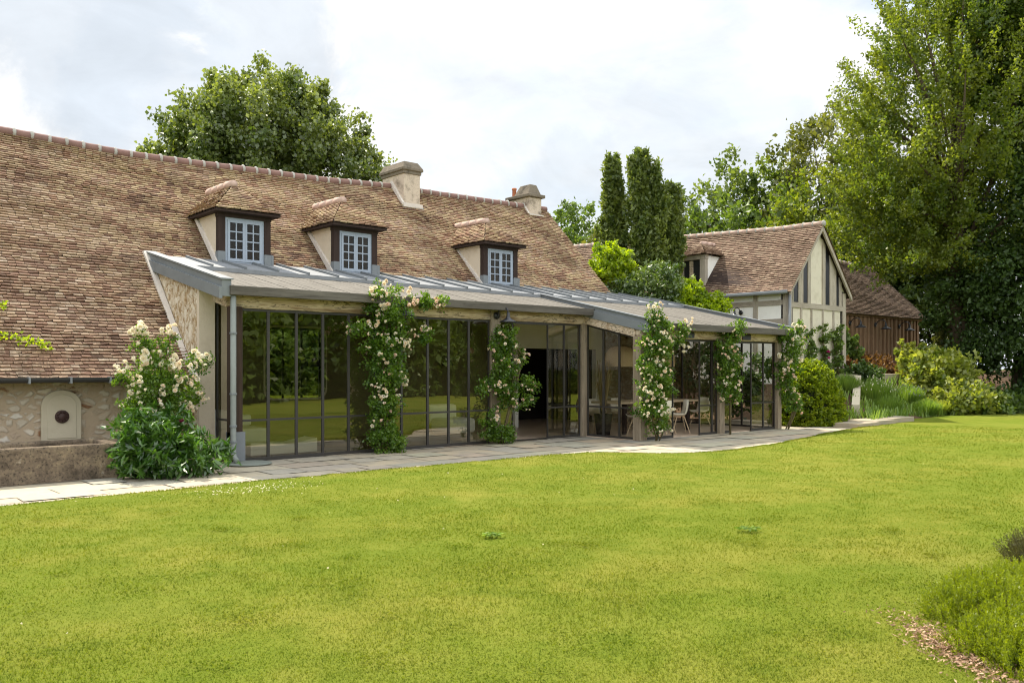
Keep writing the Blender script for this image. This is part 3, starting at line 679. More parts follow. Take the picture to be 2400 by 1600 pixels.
# inside the house behind the glass
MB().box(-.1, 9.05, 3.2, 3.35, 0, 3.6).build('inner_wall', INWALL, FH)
ib = MB(); ib.box(9.05, 12.2, 3.2, 3.35, 2.12, 3.6); ib.build('lintel_wall', WHITEP, FH); MB().box(12.2, 13.2, 3.2, 3.35, 0, 3.2).build('inner_wall', WHITEP, FH)  # lintel in paler plaster than the beige wall, standing for stronger light
MB().box(9.0, 9.12, 3.12, 3.42, 0, 2.14).build('door_jamb', WHITEP, FH)
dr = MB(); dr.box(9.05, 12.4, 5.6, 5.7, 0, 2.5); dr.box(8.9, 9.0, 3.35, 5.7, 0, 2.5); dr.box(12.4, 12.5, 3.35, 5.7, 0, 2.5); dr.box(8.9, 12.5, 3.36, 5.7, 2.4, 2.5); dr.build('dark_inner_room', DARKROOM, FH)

# ------------------------------------------------------------------ conservatory
CV = empty('conservatory', (4, 0, 0), 'glazed lean-to extension with zinc roof, oak beams and steel framed glass', 'conservatory')
def zr(y): return 2.934 + .222 * (y + .3)
MB().box(-.1, 5.8, .02, 3.2, -.2, .012).build('floor', m_simple('dark_oak_floor', (.20, .13, .08), .35, .4, .3, 3), CV)
fl = MB(); fl.box(5.8, 14.0, .02, 3.2, -.2, .012); fl.box(8.4, 14.0, -1.62, .02, -.2, .012); fl.box(9.0, 12.4, 3.2, 5.6, -.2, .012); fl.build('floor', FLOORM, CV)
# lower strip of grey boards running down to the eave
bd = MB(); x = -.3
while x < 14.1:
    w = .2; ylo = -.32 if x < 8.35 else -1.95; yhi = 2.05 - max(0, min(x, 8.4)) * .063
    bd.prism([(x, ylo, zr(ylo) - .035), (x + w - .012, ylo, zr(ylo) - .035), (x + w - .012, yhi, zr(yhi) - .035), (x, yhi, zr(yhi) - .035)], (0, 0, .03 + random.uniform(0, .006))); x += w
bd.build('roof_boards', OAKY, CV)
cl_ = MB(); cl_.prism([(-.3, -.28, zr(-.28) - .07), (14.05, -.28, zr(-.28) - .07), (14.05, 3.2, zr(3.2) - .07), (-.3, 3.2, zr(3.2) - .07)], (0, 0, .02)); cl_.prism([(8.42, -1.9, zr(-1.9) - .07), (14.05, -1.9, zr(-1.9) - .07), (14.05, -.28, zr(-.28) - .07), (8.42, -.28, zr(-.28) - .07)], (0, 0, .02)); cl_.build('ceiling', SOFFIT, CV)
# zinc sheet with batten seams
zn = MB()
def ylow(x): return 1.95 - .065 * min(max(x, 0), 8.4)
for a, b in ((-.3, 4.2), (4.2, 8.36), (8.44, 11.2), (11.2, 14.1)):
    zn.prism([(a, ylow(a), zr(ylow(a)) + .0), (b, ylow(b), zr(ylow(b)) + .0), (b, 3.3, zr(3.3) + .0), (a, 3.3, zr(3.3) + .0)], (0, 0, .075))
zs = zn.build('zinc_sheet', ZINC, CV)
x = .35
while x < 14:
    if abs(x - 8.4) > .12:
        yl = ylow(x) - .015
        MB().beam((x, yl, zr(yl) + .098), (x, 3.25, zr(3.25) + .098), .036, .05).build('batten_seam', ZINCD, zs)  # duller zinc than the sheet, its darker colour stands for the shaded sides
    x += .645
# side parapet and the one between the two roof lengths
def parapet(x0, x1, y0, y1, hh, step):
    pp = MB()
    pp.prism([(x0, y0, zr(y0) - .16), (x0, y1, zr(y1) - .16), (x0, y1, zr(y1) + hh), (x0, y0, zr(y0) + hh)], (x1 - x0, 0, 0))
    if step: pp.prism([(x0 - .045, y0 - .01, zr(y0) - .2), (x0 - .045, y1, zr(y1) - .2), (x0 - .045, y1, zr(y1) - .01), (x0 - .045, y0 - .01, zr(y0) - .01)], (.05, 0, 0)); pp.prism([(x0 - .03, y0 - .02, zr(y0) + hh), (x1 + .03, y0 - .02, zr(y0) + hh), (x1 + .03, y1, zr(y1) + hh), (x0 - .03, y1, zr(y1) + hh)], (0, 0, .025))
    pp.build('zinc_parapet', ZINCD, CV)
parapet(-.40, -.24, -.34, 3.4, .11, True); parapet(8.36, 8.46, -2.0, 1.42, .07, True); parapet(14.03, 14.13, -1.99, 3.3, .07, True)
# fascias and rustic beams
MB().box(-.27, 8.35, -.39, -.32, 2.79, 2.945).build('fascia', OAKG, CV, bevel=.008)
MB().box(8.46, 14.05, -2.03, -1.96, 2.43, 2.585).build('fascia', OAKG, CV, bevel=.008)
def rustic(x0, x1, y0, y1, z0, z1, n):
    m = MB(); rows = []
    for i in range(n + 1):
        x = x0 + (x1 - x0) * i / n; dz = .012 * math.sin(i * 1.3) + random.uniform(-.008, .008); dy = random.uniform(-.008, .008)
        rows.append([(x, y0 + dy, z0 + dz * .3), (x, y0 + dy - .012, (z0 + z1) / 2), (x, y0 + dy, z1), (x, y1, z1), (x, y1, z0)])
    vs = [p for r_ in rows for p in r_]; fs = []
    for i in range(n):
        for k in range(5): a = i * 5 + k; b = i * 5 + (k + 1) % 5; fs.append((a, b, b + 5, a + 5))
    m.add(vs, fs + [(0, 4, 3, 2, 1), tuple(n * 5 + k for k in range(5))]); return m
rustic(-.05, 5.52, -.05, .12, 2.605, 2.83, 30).build('oak_beam', OAKX, CV, True)
rustic(5.80, 8.46, -.05, .12, 2.605, 2.83, 16).build('oak_beam', OAKX, CV, True)
rustic(8.36, 13.95, -1.74, -1.58, 2.26, 2.47, 30).build('oak_beam', OAKX, CV, True)
MB().prism([(8.34, -.06, 2.62), (8.34, -.06, 2.84), (8.34, -1.6, 2.49), (8.34, -1.6, 2.27)], (.13, 0, 0)).build('oak_beam', OAKX, CV)
MB().prism([(-.14, .1, 2.62), (-.14, .1, 2.84), (-.14, .75, 2.98), (-.14, .75, 2.76)], (.12, 0, 0)).build('oak_beam', OAKX, CV)
for (x0, x1, y0, y1, z1) in ((-.17, -.14, -.2, .02, 2.62), (-.05, .065, -.09, .06, 2.62), (5.53, 5.79, -.07, .1, 2.84), (8.27, 8.45, -.08, .1, 2.62), (8.30, 8.52, -1.80, -1.57, 2.28), (11.28, 11.46, -1.76, -1.58, 2.28), (13.80, 13.98, -1.76, -1.58, 2.28)):
    MB().box(x0, x1, y0, y1, 0, z1).build('oak_post', OAKD if x0 < 0 else OAKZ, CV, bevel=.012)
bs = MB(); bs.box(-.17, -.11, -.13, .05, 0, .52); bs.box(-.17, .09, -.135, -.092, 0, .52); bs.build('post_shoe', ZINCD, CV)
def panel(a, b, ztop, ztop2=None, trans=.70, label=None, gm=None):
    "one glazed bay between the points a and b"
    a = Vector((*a, 0)); b = Vector((*b, 0)); d = (b - a); L = d.length; d.normalize(); nrm = Vector((d.y, -d.x, 0)); z2 = ztop2 or ztop
    def P(u, z, o=0.): return a + d * u + nrm * o + Vector((0, 0, z))
    t = .024; m = MB()
    m.prism([P(0, .0, .017), P(t, .0, .017), P(t, ztop, .017), P(0, ztop, .017)], nrm * -.034); m.prism([P(L - t, .0, .017), P(L, .0, .017), P(L, z2, .017), P(L - t, z2, .017)], nrm * -.034)
    m.prism([P(t, .0, .015), P(L - t, .0, .015), P(L - t, .06, .015), P(t, .06, .015)], nrm * -.03)
    m.prism([P(t, ztop - .05, .015), P(L - t, z2 - .05, .015), P(L - t, z2, .015), P(t, ztop, .015)], nrm * -.03)
    if trans: m.prism([P(t, trans - .018, .014), P(L - t, trans - .018, .014), P(L - t, trans + .018, .014), P(t, trans + .018, .014)], nrm * -.028)
    f = m.build('glazed_panel', STEEL, CV)
    if label: f['label'] = label
    q = MB()
    if trans: q.quad(P(t, .06), P(L - t, .06), P(L - t, trans - .018), P(t, trans - .018)); q.quad(P(t, trans + .018), P(L - t, trans + .018), P(L - t, z2 - .05), P(t, ztop - .05))
    else: q.quad(P(t, .06), P(L - t, .06), P(L - t, z2 - .05), P(t, ztop - .05))
    q.build('pane', gm or GLASS, f)
xsg = [.07, .56, 1.09, 1.61, 2.14, 2.72, 3.31, 3.93, 4.45, 4.97, 5.52]
for a, b in zip(xsg, xsg[1:]): panel((a, 0), (b, 0), 2.61)
panel((5.80, 0), (6.19, 0), 2.61, trans=None)
panel((7.21, 0), (7.74, 0), 2.61); panel((7.74, 0), (8.26, 0), 2.61)
MB().box(6.19, 7.21, -.03, .03, 2.55, 2.61).build('door_head', STEEL, CV); MB().box(6.19, 7.21, -.04, .04, 0.012, .03).build('door_sill', STEEL, CV)
for a, b in ((-.1, -.6), (-.6, -1.08), (-1.08, -1.57)): panel((8.42, a), (8.42, b), 2.6 + a * .222 + .03, 2.6 + b * .222 + .03, gm=GLASSC)
for a, b, t in ((8.52, 9.12, .7), (9.12, 9.60, .7), (10.58, 11.08, .7), (11.08, 11.28, .7), (11.46, 11.84, .7), (12.72, 13.28, .7), (13.28, 13.80, .7)): panel((a, -1.65), (b, -1.65), 2.265, trans=t, gm=GLASSC)
MB().box(9.60, 10.58, -1.68, -1.62, 2.2, 2.265).build('door_head', STEEL, CV); MB().box(11.84, 12.72, -1.68, -1.62, 2.2, 2.265).build('door_head', STEEL, CV)
for a, b in ((-1.57, -.6), (-.6, .4), (.4, 1.4), (1.4, 2.4)): panel((13.9, a), (13.9, b), 2.6 + a * .222 + .03, 2.6 + b * .222 + .03, gm=GLASSC)
panel((-.04, .74), (-.04, .1), 2.62 + .16, 2.64)
# vents under the eave of the far bay
for x in (9.9, 12.2): MB().box(x, x + .34, -1.775, -1.745, 2.28, 2.43).build('vent', BLACK, CV)
# downpipe
dp = MB(); dp.tube([(-.19, -.30, 2.8), (-.19, -.30, 1.), (-.19, -.30, .2), (-.19, -.33, .12), (-.17, -.42, .06)], .048, 12); d_ = dp.build('downpipe', PIPE, CV, True)
for z in (2.15, 1.15, .62, .36): MB().tube([(-.19, -.30, z), (-.19, -.30, z + .03)], .06, 12).build('pipe_clip', ZINCD, d_)
MB().lathe([(.001, .004), (.36, .006), (.38, .02), (.36, .034), (.001, .036)], (.02, -.42, 0), 22).build('stone_splash', m_simple('green_grey_stone', (.2, .22, .19), .8, .2, .3, 6), CV)

# ------------------------------------------------------------------ wall lamps
def wall_lamp(loc, yaw, sc_, lab, group='barn lamps on the walls'):
    o = empty('wall_lamp', loc, lab, 'wall lamp', group)
    MB().lathe([(.001, 0), (.075, 0), (.075, .02), (.03, .035), (.001, .035)], (0, 0, 0), 16, (0, -1, 0)).build('wall_plate', BLACK, None, True).parent = o
    pts = [(0, -.03, 0)] + [(0, -.05 - .17 * (1 - math.cos(t)), .13 * math.sin(t) + .02) for t in np.linspace(.1, 2.4, 8)]
    pts[-1] = (0, pts[-1][1], pts[-1][2] - .01); pts.append((0, pts[-1][1] - .015, .02))
    MB().tube(pts, .014, 8).build('arm', BLACK, None, True).parent = o
    MB().lathe([(.03, .05), (.035, -.04), (.055, -.07), (.1, -.10), (.17, -.135), (.178, -.155), (.168, -.152), (.09, -.11), (.02, -.08)], (0, pts[-1][1], 0), 22).build('lamp_shade', BLACK, None, True).parent = o
    o.rotation_euler = (0, 0, yaw); o.scale = (sc_,) * 3; return o
wall_lamp((3.12, -.06, 2.72), 0, .95, 'black barn lamp half hidden in the top of the tallest climbing rose')
wall_lamp((5.66, -.08, 2.70), 0, 1.05, 'black barn lamp on the oak post beside the open door')

# ------------------------------------------------------------------ trough and fountain plaque
T = MB(); a = [(-9., -.68), (-2.05, -.74), (-2.05, .42), (-9., .42)]; zt = .50
inn = [(-8.8, -.52), (-2.2, -.58), (-2.2, .26), (-8.8, .26)]
vs = [(x, y, 0) for x, y in a] + [(x, y, zt) for x, y in a] + [(x, y, zt) for x, y in inn] + [(x, y, .2) for x, y in inn]
T.add(vs, [(0, 1, 5, 4), (1, 2, 6, 5), (2, 3, 7, 6), (3, 0, 4, 7)] + [(4 + i, 4 + (i + 1) % 4, 8 + (i + 1) % 4, 8 + i) for i in range(4)] + [(8 + i, 8 + (i + 1) % 4, 12 + (i + 1) % 4, 12 + i) for i in range(4)] + [(12, 13, 14, 15)])
to = T.build('stone_trough', TROUGH, bevel=.03); tag(to, 'long lichened stone water trough along the low house wall', 'trough')
FP = empty('fountain_plaque', (-2.4, 1.28, .5), 'arched pale stone plaque with a round iron spout on the rubble wall', 'wall fountain')
def arch(x0, x1, z0, z1, y, n=14):
    r = (x1 - x0) / 2; c = (x0 + x1) / 2; p = [(x0, y, z0), (x1, y, z0)]
    return p + [(c + r * math.cos(t), y, z1 - r * .85 + r * .85 * math.sin(t)) for t in np.linspace(0, math.pi, n)]
MB().prism(arch(-2.69, -2.10, .42, 1.24, 1.29), (0, -.06, 0)).build('plaque_slab', PLAQUE, FP, bevel=.012)
MB().prism(arch(-2.61, -2.18, .46, 1.17, 1.229), (0, -.012, 0)).build('raised_panel', PLAQUE, FP, bevel=.006)
fm = MB(); fm.lathe([(.001, .0), (.105, .0), (.105, .018), (.09, .03), (.075, .022), (.06, .04), (.03, .055), (.001, .06)], (-2.395, 1.217, .81), 22, (0, -1, 0))
for k in range(10):
    t = k * .628; fm.lathe([(.02, .015), (.015, .045), (.001, .055)], (-2.395 + .075 * math.cos(t), 1.21, .81 + .075 * math.sin(t)), 6, (0, -1, 0))
fm.build('iron_spout', BRONZE, FP, True)

# ------------------------------------------------------------------ timber framed house on the right
GH = empty('timber_framed_house', (20, 5, 1.3), 'small half timbered house with steep red tile roof, gable towards the garden', 'house')
X0, X1, Y0, Y1 = 18.42, 22.05, .7, 14.; ZE, ZA = 4.2, 6.30; XM = (X0 + X1) / 2; ZG = .9
MB().box(X0 + .03, X0 + .3, Y0 + .03, Y1, ZG, ZE).build('wall', WHITEP, GH)
MB().box(X1 - .3, X1 - .03, Y0 + .03, Y1, ZG, ZE).build('wall', CREAMP, GH)
MB().prism([(X0 + .03, Y0 + .03, ZG), (X1 - .03, Y0 + .03, ZG), (X1 - .03, Y0 + .03, ZE), (XM, Y0 + .03, ZA - .12), (X0 + .03, Y0 + .03, ZE)], (0, .25, 0)).build('gable_wall', CREAMP, GH)
def post(x0, x1, y0, y1, z0, z1, m=TIMB, nm='timber_post'): return MB().box(x0, x1, y0, y1, z0, z1).build(nm, m, GH, bevel=.01)
post(X0 - .02, X0 + .2, Y0 - .02, Y0 + .2, ZG, ZE); post(X1 - .2, X1 + .02, Y0 - .02, Y0 + .2, ZG, ZE - .05)
for y in (1.83, 3.0, 4.2, 5.4, 6.6): post(X0 - .01, X0 + .1, y, y + .16, ZG, ZE - .05)
for z, t in ((3.60, .16), (2.98, .18), (4.06, .1)): MB().box(X0 - .004, X0 + .09, Y0 + .2, 8., z, z + t).build('timber_rail', TIMBX, GH)
MB().box(X0 + .2, X1 - .2, Y0 - .012, Y0 + .1, 3.52, 3.69).build('timber_rail', m_wood('grey_timber_tie', (.50, .44, .36), (.32, .27, .21), 0), GH)
for x, wz in ((19.15, .1), (19.80, .09), (20.52, .09), (21.22, .09)): post(x, x + wz, Y0 - .004, Y0 + .08, ZG, 3.52)
def roofz(x): return ZA - .12 - abs(x - XM) * (ZA - .12 - ZE) / (X1 - XM)
for x, w in ((19.0, .30), (19.58, .18), (20.52, .18), (20.98, .44), (21.62, .16)): MB().prism([(x, Y0 - .008, 3.69), (x + w, Y0 - .008, 3.69), (x + w, Y0 - .008, roofz(x + w)), (x, Y0 - .008, roofz(x))], (0, .1, 0)).build('timber_post', TIMB, GH)
for a, b in ((18.76, 19.0), (19.3, 19.58), (20.7, 20.98), (21.42, 21.62)):
    f = MB().prism([(a, Y0 + .015, 3.70), (b, Y0 + .015, 3.70), (b, Y0 + .015, roofz(b) - .03), (a, Y0 + .015, roofz(a) - .03)], (0, .012, 0)); f.build('gable_window', BLACK, GH)
# bargeboards
for s in (-1, 1):
    xe = X0 - .16 if s < 0 else X1 + .16; ze_ = ZE - .2
    MB().prism([(XM, Y0 - .17, ZA + .0), (xe, Y0 - .17, ze_ + .05), (xe, Y0 - .17, ze_ - .12), (XM, Y0 - .17, ZA - .19)], (0, .06, 0)).build('bargeboard', TIMB, GH)
Sx = np.array([XM - X0 + .2, 0, ZA - ZE + .25]); Lg = np.linalg.norm(Sx); Tl = Y1 - Y0 + .3
def gpost(V): V = V.copy(); t = np.clip((V[:, 1] - 2) / 10, 0, 1); V[:, 2] += .45 * t * np.clip((V[:, 2] - 4) / 2.3, 0, 1); return V
v1, r1 = tiles((X0 - .2, Y1, ZE - .22), (0, -1, 0), Sx, lambda s: (0, Tl - .08), Lg, .09, .17, 51, umin=0, umax=Tl, post=gpost)
np_mesh('roof', v1, 4, TILE2, GH, rnd=r1)
v2, r2 = tiles((X1 + .2, Y0 - .2, ZE - .22), (0, 1, 0), Sx * (-1, 1, 1), lambda s: (0, Tl - .08), Lg, .09, .17, 52, umin=0, umax=Tl, post=gpost)
np_mesh('roof', v2, 4, TILE2, GH, rnd=r2)
MB().add([(X0 - .19, Y0 - .15, ZE - .22), (XM, Y0 - .15, ZA), (X1 + .19, Y0 - .15, ZE - .22), (X0 - .19, Y1, ZE - .22), (XM, Y1, ZA + .4), (X1 + .19, Y1, ZE - .22)], [(0, 1, 4, 3), (1, 2, 5, 4), (3, 4, 5)]).build('roof_deck', DARKW, GH)
ridge_line([(XM, Y0 - .2, ZA + .05), (XM, 2., ZA + .05), (XM, 12, ZA + .5), (XM, Y1, ZA + .5)], .09, .36, m_ridge2, GH)
gg = MB().tube([(X0 - .27, Y0 - .1, ZE - .22), (X0 - .27, 9., ZE - .18)], .06, 10).build('gutter', ZINC, GH, True)
MB().tube([(X0 - .09, Y0 - .1, ZE - .25), (X0 - .09, Y0 - .1, ZG)], .045, 10).build('downpipe', ZINC, GH, True)
# its dormer
D = empty('dormer', (0, 0, 0), None, None); par(D, GH); D['label'] = 'oak dormer with an open dark window'
xd = 18.58; ya, yb_ = 4.0, 5.17; zd = 5.50
p = MB(); p.box(xd - .02, xd + .14, ya, ya + .22, 4.2, zd); p.box(xd - .02, xd + .14, yb_ - .22, yb_, 4.2, zd); p.box(xd - .03, xd + .15, ya - .02, yb_ + .02, zd - .12, zd + .03); p.build('dormer_post', TIMB, D)
MB().box(xd + .06, xd + .10, ya + .22, yb_ - .22, 4.2, zd - .12).build('dormer_window', BLACK, D)
MB().box(xd + .03, xd + .056, ya + .55, ya + .70, 4.3, zd - .15).build('open_sash', OAKX, D)
for yy in (ya + .02, yb_ - .1): MB().prism([(xd + .12, yy, 4.5), (xd + .12, yy, zd), (xd + 1.15, yy, zd)], (0, .08, 0)).build('cheek', WHITEP, D)
xe = xd - .2; ym = (ya + yb_) / 2; zt_ = 6.0; xr = xd + .6
Vs = []; rs = []; ya_, yb2 = ya - .14, yb_ + .14
S = np.array([xr - xe, 0, zt_ - zd - .03]); Ls = np.linalg.norm(S); Wt = yb2 - ya_
v, r = tiles((xe, yb2, zd + .03), (0, -1, 0), S, lambda s: (Wt / 2 * s / Ls, Wt - Wt / 2 * s / Ls), Ls, .09, .16, 61, .034, 0, Wt); Vs.append(v); rs.append(r)
for sd, y0_, U_ in ((1, ya_, (1, 0, 0)), (-1, yb2, (-1, 0, 0))):
    S = np.array([0, ym - y0_, zt_ - zd - .03]); Ls = np.linalg.norm(S); T = 1.5
    if sd > 0: fn = lambda s, Ls=Ls: ((xr - xe) * s / Ls, 1.15 + .4 * s / Ls); st_ = (xe, y0_, zd + .03)
    else: fn = lambda s, Ls=Ls: (.4 - .4 * s / Ls, 1.55 - (xr - xe) * s / Ls); st_ = (xe + 1.55, y0_, zd + .03)
    v, r = tiles(st_, U_, S, fn, Ls, .09, .16, 62 + sd, .034, 0, 1.6); Vs.append(v); rs.append(r)
np_mesh('dormer_roof', np.concatenate(Vs), 4, TILE2, D, rnd=np.concatenate(rs))
rd = MB()
for k in range(3): rd.tube([(xr - .05 + k * .3, ym, zt_ + .02), (xr + .26 + k * .3, ym, zt_ + .03)], [.07, .085], 9)
rd.build('dormer_ridge', m_ridge2, D, True)
wall_lamp((X0 - .01, 2.45, 3.42), rad(-90), 1., 'black barn lamp on the white plaster of the half timbered house')

# ------------------------------------------------------------------ slatted barn
BN = empty('slatted_barn', (28, 5, 1.3), 'long barn with vertical brown slats and a plain tile roof behind the shrubs', 'barn')
bx0, bx1, by = 22.1, 33.4, 3.0; bze = 3.72
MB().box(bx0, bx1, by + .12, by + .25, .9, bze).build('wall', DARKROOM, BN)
x = 22.3; i = 0
while x < bx1 - .1:
    w = random.uniform(.13, .2); MB().box(x, x + w, by - .02 + random.uniform(-.02, .02), by + .1, 1.0, bze - .04).build('slat', SLAT, BN); x += .36 + random.uniform(-.03, .03)
MB().box(bx0, bx1 + .1, by - .1, by + .05, bze - .03, bze + .08).build('eave_beam', SLAT, BN)
S = np.array([0, 2.6, 2.55]); Ls = np.linalg.norm(S)
v, r = tiles((bx0, by - .22, bze + .03), (1, 0, 0), S, lambda s: (0, bx1 - bx0 + .2), Ls, .09, .18, 71, umin=0, umax=bx1 - bx0 + .2)
np_mesh('roof', v, 4, TILE3, BN, rnd=r)
MB().add([(bx0, by - .2, bze + .02), (bx1 + .18, by - .2, bze + .02), (bx1 + .18, by + 2.4, bze + 2.55), (bx0, by + 2.4, bze + 2.55), (bx1 + .18, by + 5., bze), (bx0, by + 5., bze)], [(0, 1, 2, 3), (3, 2, 4, 5)]).build('roof_deck', DARKW, BN)
ridge_line([(bx0, by + 2.38, bze + 2.62), (bx1 + .2, by + 2.38, bze + 2.62)], .09, .4, m_ridge2, BN)
for x, lb in ((26.75, 'black barn lamp at the near end of the slatted barn'), (28.9, 'black barn lamp in the middle of the slatted barn'), (31.1, 'black barn lamp at the far end of the slatted barn')): wall_lamp((x, by - .04, 3.38), 0, 1.25, lb)

# ------------------------------------------------------------------ plants
def clusters(lobes, n, rg, inner=.5):
    "cluster centres and outward directions over ellipsoid lobes (cx,cy,cz,rx,ry,rz)"
    L = np.array(lobes, float); wgt = (L[:, 3] * L[:, 5]) ** .9; k = rg.choice(len(L), n, p=wgt / wgt.sum())
    d = unit(rg.normal(size=(n, 3))); rr = inner + (1 - inner) * rg.random(n) ** .6
    C = L[k, :3] + d * L[k, 3:] * rr[:, None]; o = unit(d / L[k, 3:] * L[k, 3:].mean(1, keepdims=True)); return C, o
def foliage(name, C, O, per, el, sp, leaf, mat, parent, rg, up=0., wratio=.6, flat=.0, lvar=.35):
    n = len(C); k = rg.integers(0, n, n * per); t = rg.random(n * per)
    size = rg.uniform(.65, 1.3, n)[k]
    O = unit(O + np.array([0, 0, up]))[k]
    Pp = C[k] + O * ((t - .35) * el * size)[:, None] + rg.normal(size=(n * per, 3)) * (sp * size * (1 - .6 * t))[:, None] * (1, 1, 1 - flat)
    D = O * .8 + rg.normal(size=(n * per, 3)) * .9; D[:, 2] -= .15
    Ls = leaf * rg.uniform(1 - lvar, 1 + lvar, n * per)
    rn = np.clip(.5 + .25 * rg.normal(size=n)[k] + .22 * rg.normal(size=n * per), 0, 1)
    return np_mesh(name, leaf_quads(Pp, D, Ls, Ls * wratio, rg), 4, mat, parent, rnd=rn)
def tree(name, label, base, lobes, nc, per, el, sp, leaf, mat, seed, trunk_r=.25, up=0., group=None, inner=.5, limbs=14, cat='tree', wr=.6, lean=(0, 0)):
    rg = np.random.default_rng(seed); rd_ = random.Random(seed)
    T = empty(name, base, label, cat, group); b = Vector(base)
    C, O = clusters(lobes, nc, rg, inner)
    foliage('crown', C, O, per, el, sp, leaf, mat, T, rg, up, wr)
    L = np.array(lobes); top = Vector((*(np.average(L[:, :2], axis=0, weights=L[:, 5])), L[:, 2].mean() + L[:, 5].mean() * .5))
    m = MB(); pts = [b + Vector((0, 0, -.3))] + [b.lerp(top, t) + Vector((rd_.uniform(-.12, .12), rd_.uniform(-.12, .12), 0)) for t in (.15, .3, .5, .75, 1.)]
    m.tube(pts, [trunk_r * k for k in (1.35, 1., .85, .65, .4, .12)], 9)
    for q in rg.choice(len(C), min(limbs, len(C)), replace=False):
        e = Vector(C[q]); t = rd_.uniform(.25, .75); s = b.lerp(top, t); mid = s.lerp(e, .5) + Vector((0, 0, .12 * (e - s).length))
        m.tube([s, s.lerp(mid, .5) + Vector((0, 0, .04)), mid, e], [trunk_r * .42 * (1.1 - t), trunk_r * .32 * (1.1 - t), trunk_r * .2, .012], 6)
    m.build('trunk', BARK, T, True); return T

# linden behind the roof
lc = at(-.284, 36)
tree('linden_tree', 'broad domed linden tree rising behind the long tiled roof', (lc[0], lc[1], 0),
     [(lc[0] + RT[0] * a + FW[0] * b, lc[1] + RT[1] * a + FW[1] * b, c, r1, r1, r2) for a, b, c, r1, r2 in ((0, 0, 8.6, 4.7, 5.2), (-2.4, -.5, 8.2, 2.8, 2.8), (2.4, -.5, 8.2, 2.8, 2.8), (.2, -1.2, 10.4, 3.0, 2.9), (-3.3, -.4, 6.2, 2.2, 2.2), (3.6, -.4, 5.9, 2.2, 1.9), (-.2, 0, 11.6, 2.5, 2.5), (-1.4, -1.8, 8.2, 2.4, 2.2), (1.5, -2., 7., 2.6, 2.2), (-.3, -2.4, 6.3, 2.8, 2.2), (-1.8, -.3, 10.2, 2.2, 2.2), (1.9, -.3, 10.2, 2.2, 2.2))], 800, 210, .85, .31, .155, L_LINDEN, 21, .4, up=-.25, inner=.72, wr=.85)
# maple on the right
mc = at(.525, 34)
mT = tree('maple_tree', 'tall light green maple arching over the slatted barn roof', (mc[0], mc[1], .7),
     [(mc[0] + RT[0] * a + FW[0] * b, mc[1] + RT[1] * a + FW[1] * b, c, r1, r1, r2) for a, b, c, r1, r2 in ((0, 0, 11.5, 4.2, 5.), (-2.0, -.3, 9.2, 3.4, 3.2), (1.5, 0, 7.5, 3.2, 3.4), (.6, 0, 16., 2.8, 3.4), (-1.7, 0, 12., 2.7, 2.9), (-1.6, -.4, 6.6, 2.6, 1.7), (-3.2, .3, 7.2, 1.9, 1.6), (2.6, 0, 13., 3.2, 4.), (-3.3, 0, 9.4, 1.9, 2.2), (-1.2, 0, 14.6, 2.4, 2.6))], 820, 150, 1.75, .21, .135, L_MAPLE, 22, .42, up=.75, inner=.5, limbs=34)
# dark evergreen at the right edge
dc = at(.60, 33)
tree('evergreen_tree', 'dark dense evergreen at the right edge, branches down to the bed', (dc[0], dc[1], .6),
     [(dc[0] + RT[0] * a + FW[0] * b, dc[1] + RT[1] * a + FW[1] * b, c, r1, r1, r2) for a, b, c, r1, r2 in ((.3, 0, 4.6, 2.6, 2.9), (-1.3, 0, 4.0, 2.0, 2.3), (-2.2, .4, 3.2, 1.2, 1.9), (0, -.6, 1.9, 1.9, 1.2), (1.8, -.6, 1.9, 2., 1.3), (1.4, -.3, 7.8, 2.4, 3.), (1.5, .5, 11., 2.2, 3.2), (2.2, .6, 14.6, 2.4, 3.), (1.9, -1., 4.4, 2.2, 3.), (-.4, .8, 6.6, 1.8, 2.))], 520, 150, .9, .36, .16, L_DARK, 23, .4, up=-.4, inner=.6, limbs=10)
# light green branchy tree in front of the evergreen's top
tc2 = at(.62, 33)
tree('ash_tree', 'bright green leafy tree at the upper right corner before the evergreen', (tc2[0], tc2[1], .6), [(tc2[0], tc2[1], 13.5, 2.3, 2.3, 3.2), (tc2[0] - .6, tc2[1] + .6, 16.5, 2.4, 2.4, 2.4)], 110, 90, 1.1, .35, .24, L_MID, 33, .2, up=-.1)

def simple_tree(name, label, ratio, D, ztop, w, mat, seed, zlow=2., group='trees beyond the roofs', nc=130, per=70, leaf=.3, up=.15, base=0., inner=.45):
    c = at(ratio, D); h = ztop - zlow
    lob = [(c[0], c[1], zlow + h * .55, w, w, h * .46)]
    rr = random.Random(seed)
    for k in range(4):
        a = rr.uniform(-.75, .75) * w; z = zlow + h * rr.uniform(.25, .78); r_ = w * rr.uniform(.4, .6)
        lob.append((c[0] + RT[0] * a, c[1] + RT[1] * a + rr.uniform(-.3, .3) * w, z, r_, r_, r_ * .9))
    return tree(name, label, (c[0], c[1], base), lob, nc, per, w * .32, w * .13, leaf, mat, seed, .22, up, group, inner, 12)
simple_tree('broadleaf_tree', 'dark green oak rising beyond the half timbered house roof', .275, 52, 14.8, 3.4, L_BACK, 41, 4.)
simple_tree('broadleaf_tree', 'olive toned tall tree between the dark oak and the maple', .37, 49, 16.2, 3.5, L_OLIVE, 42, 4., nc=190)
simple_tree('broadleaf_tree', 'pale green rounded tree beyond the end of the farmhouse roof', .07, 60, 13.4, 3.0, L_MID, 43, 3.)
simple_tree('broadleaf_tree', 'second pale tree at the foot of the cypresses, thinner than its neighbour', .108, 56, 10.9, 1.9, L_OLIVE, 44, 3., nc=80)
simple_tree('broadleaf_tree', 'mid green rounded tree just right of the cypresses', .205, 55, 12.6, 2.4, L_BACK, 45, 3.)
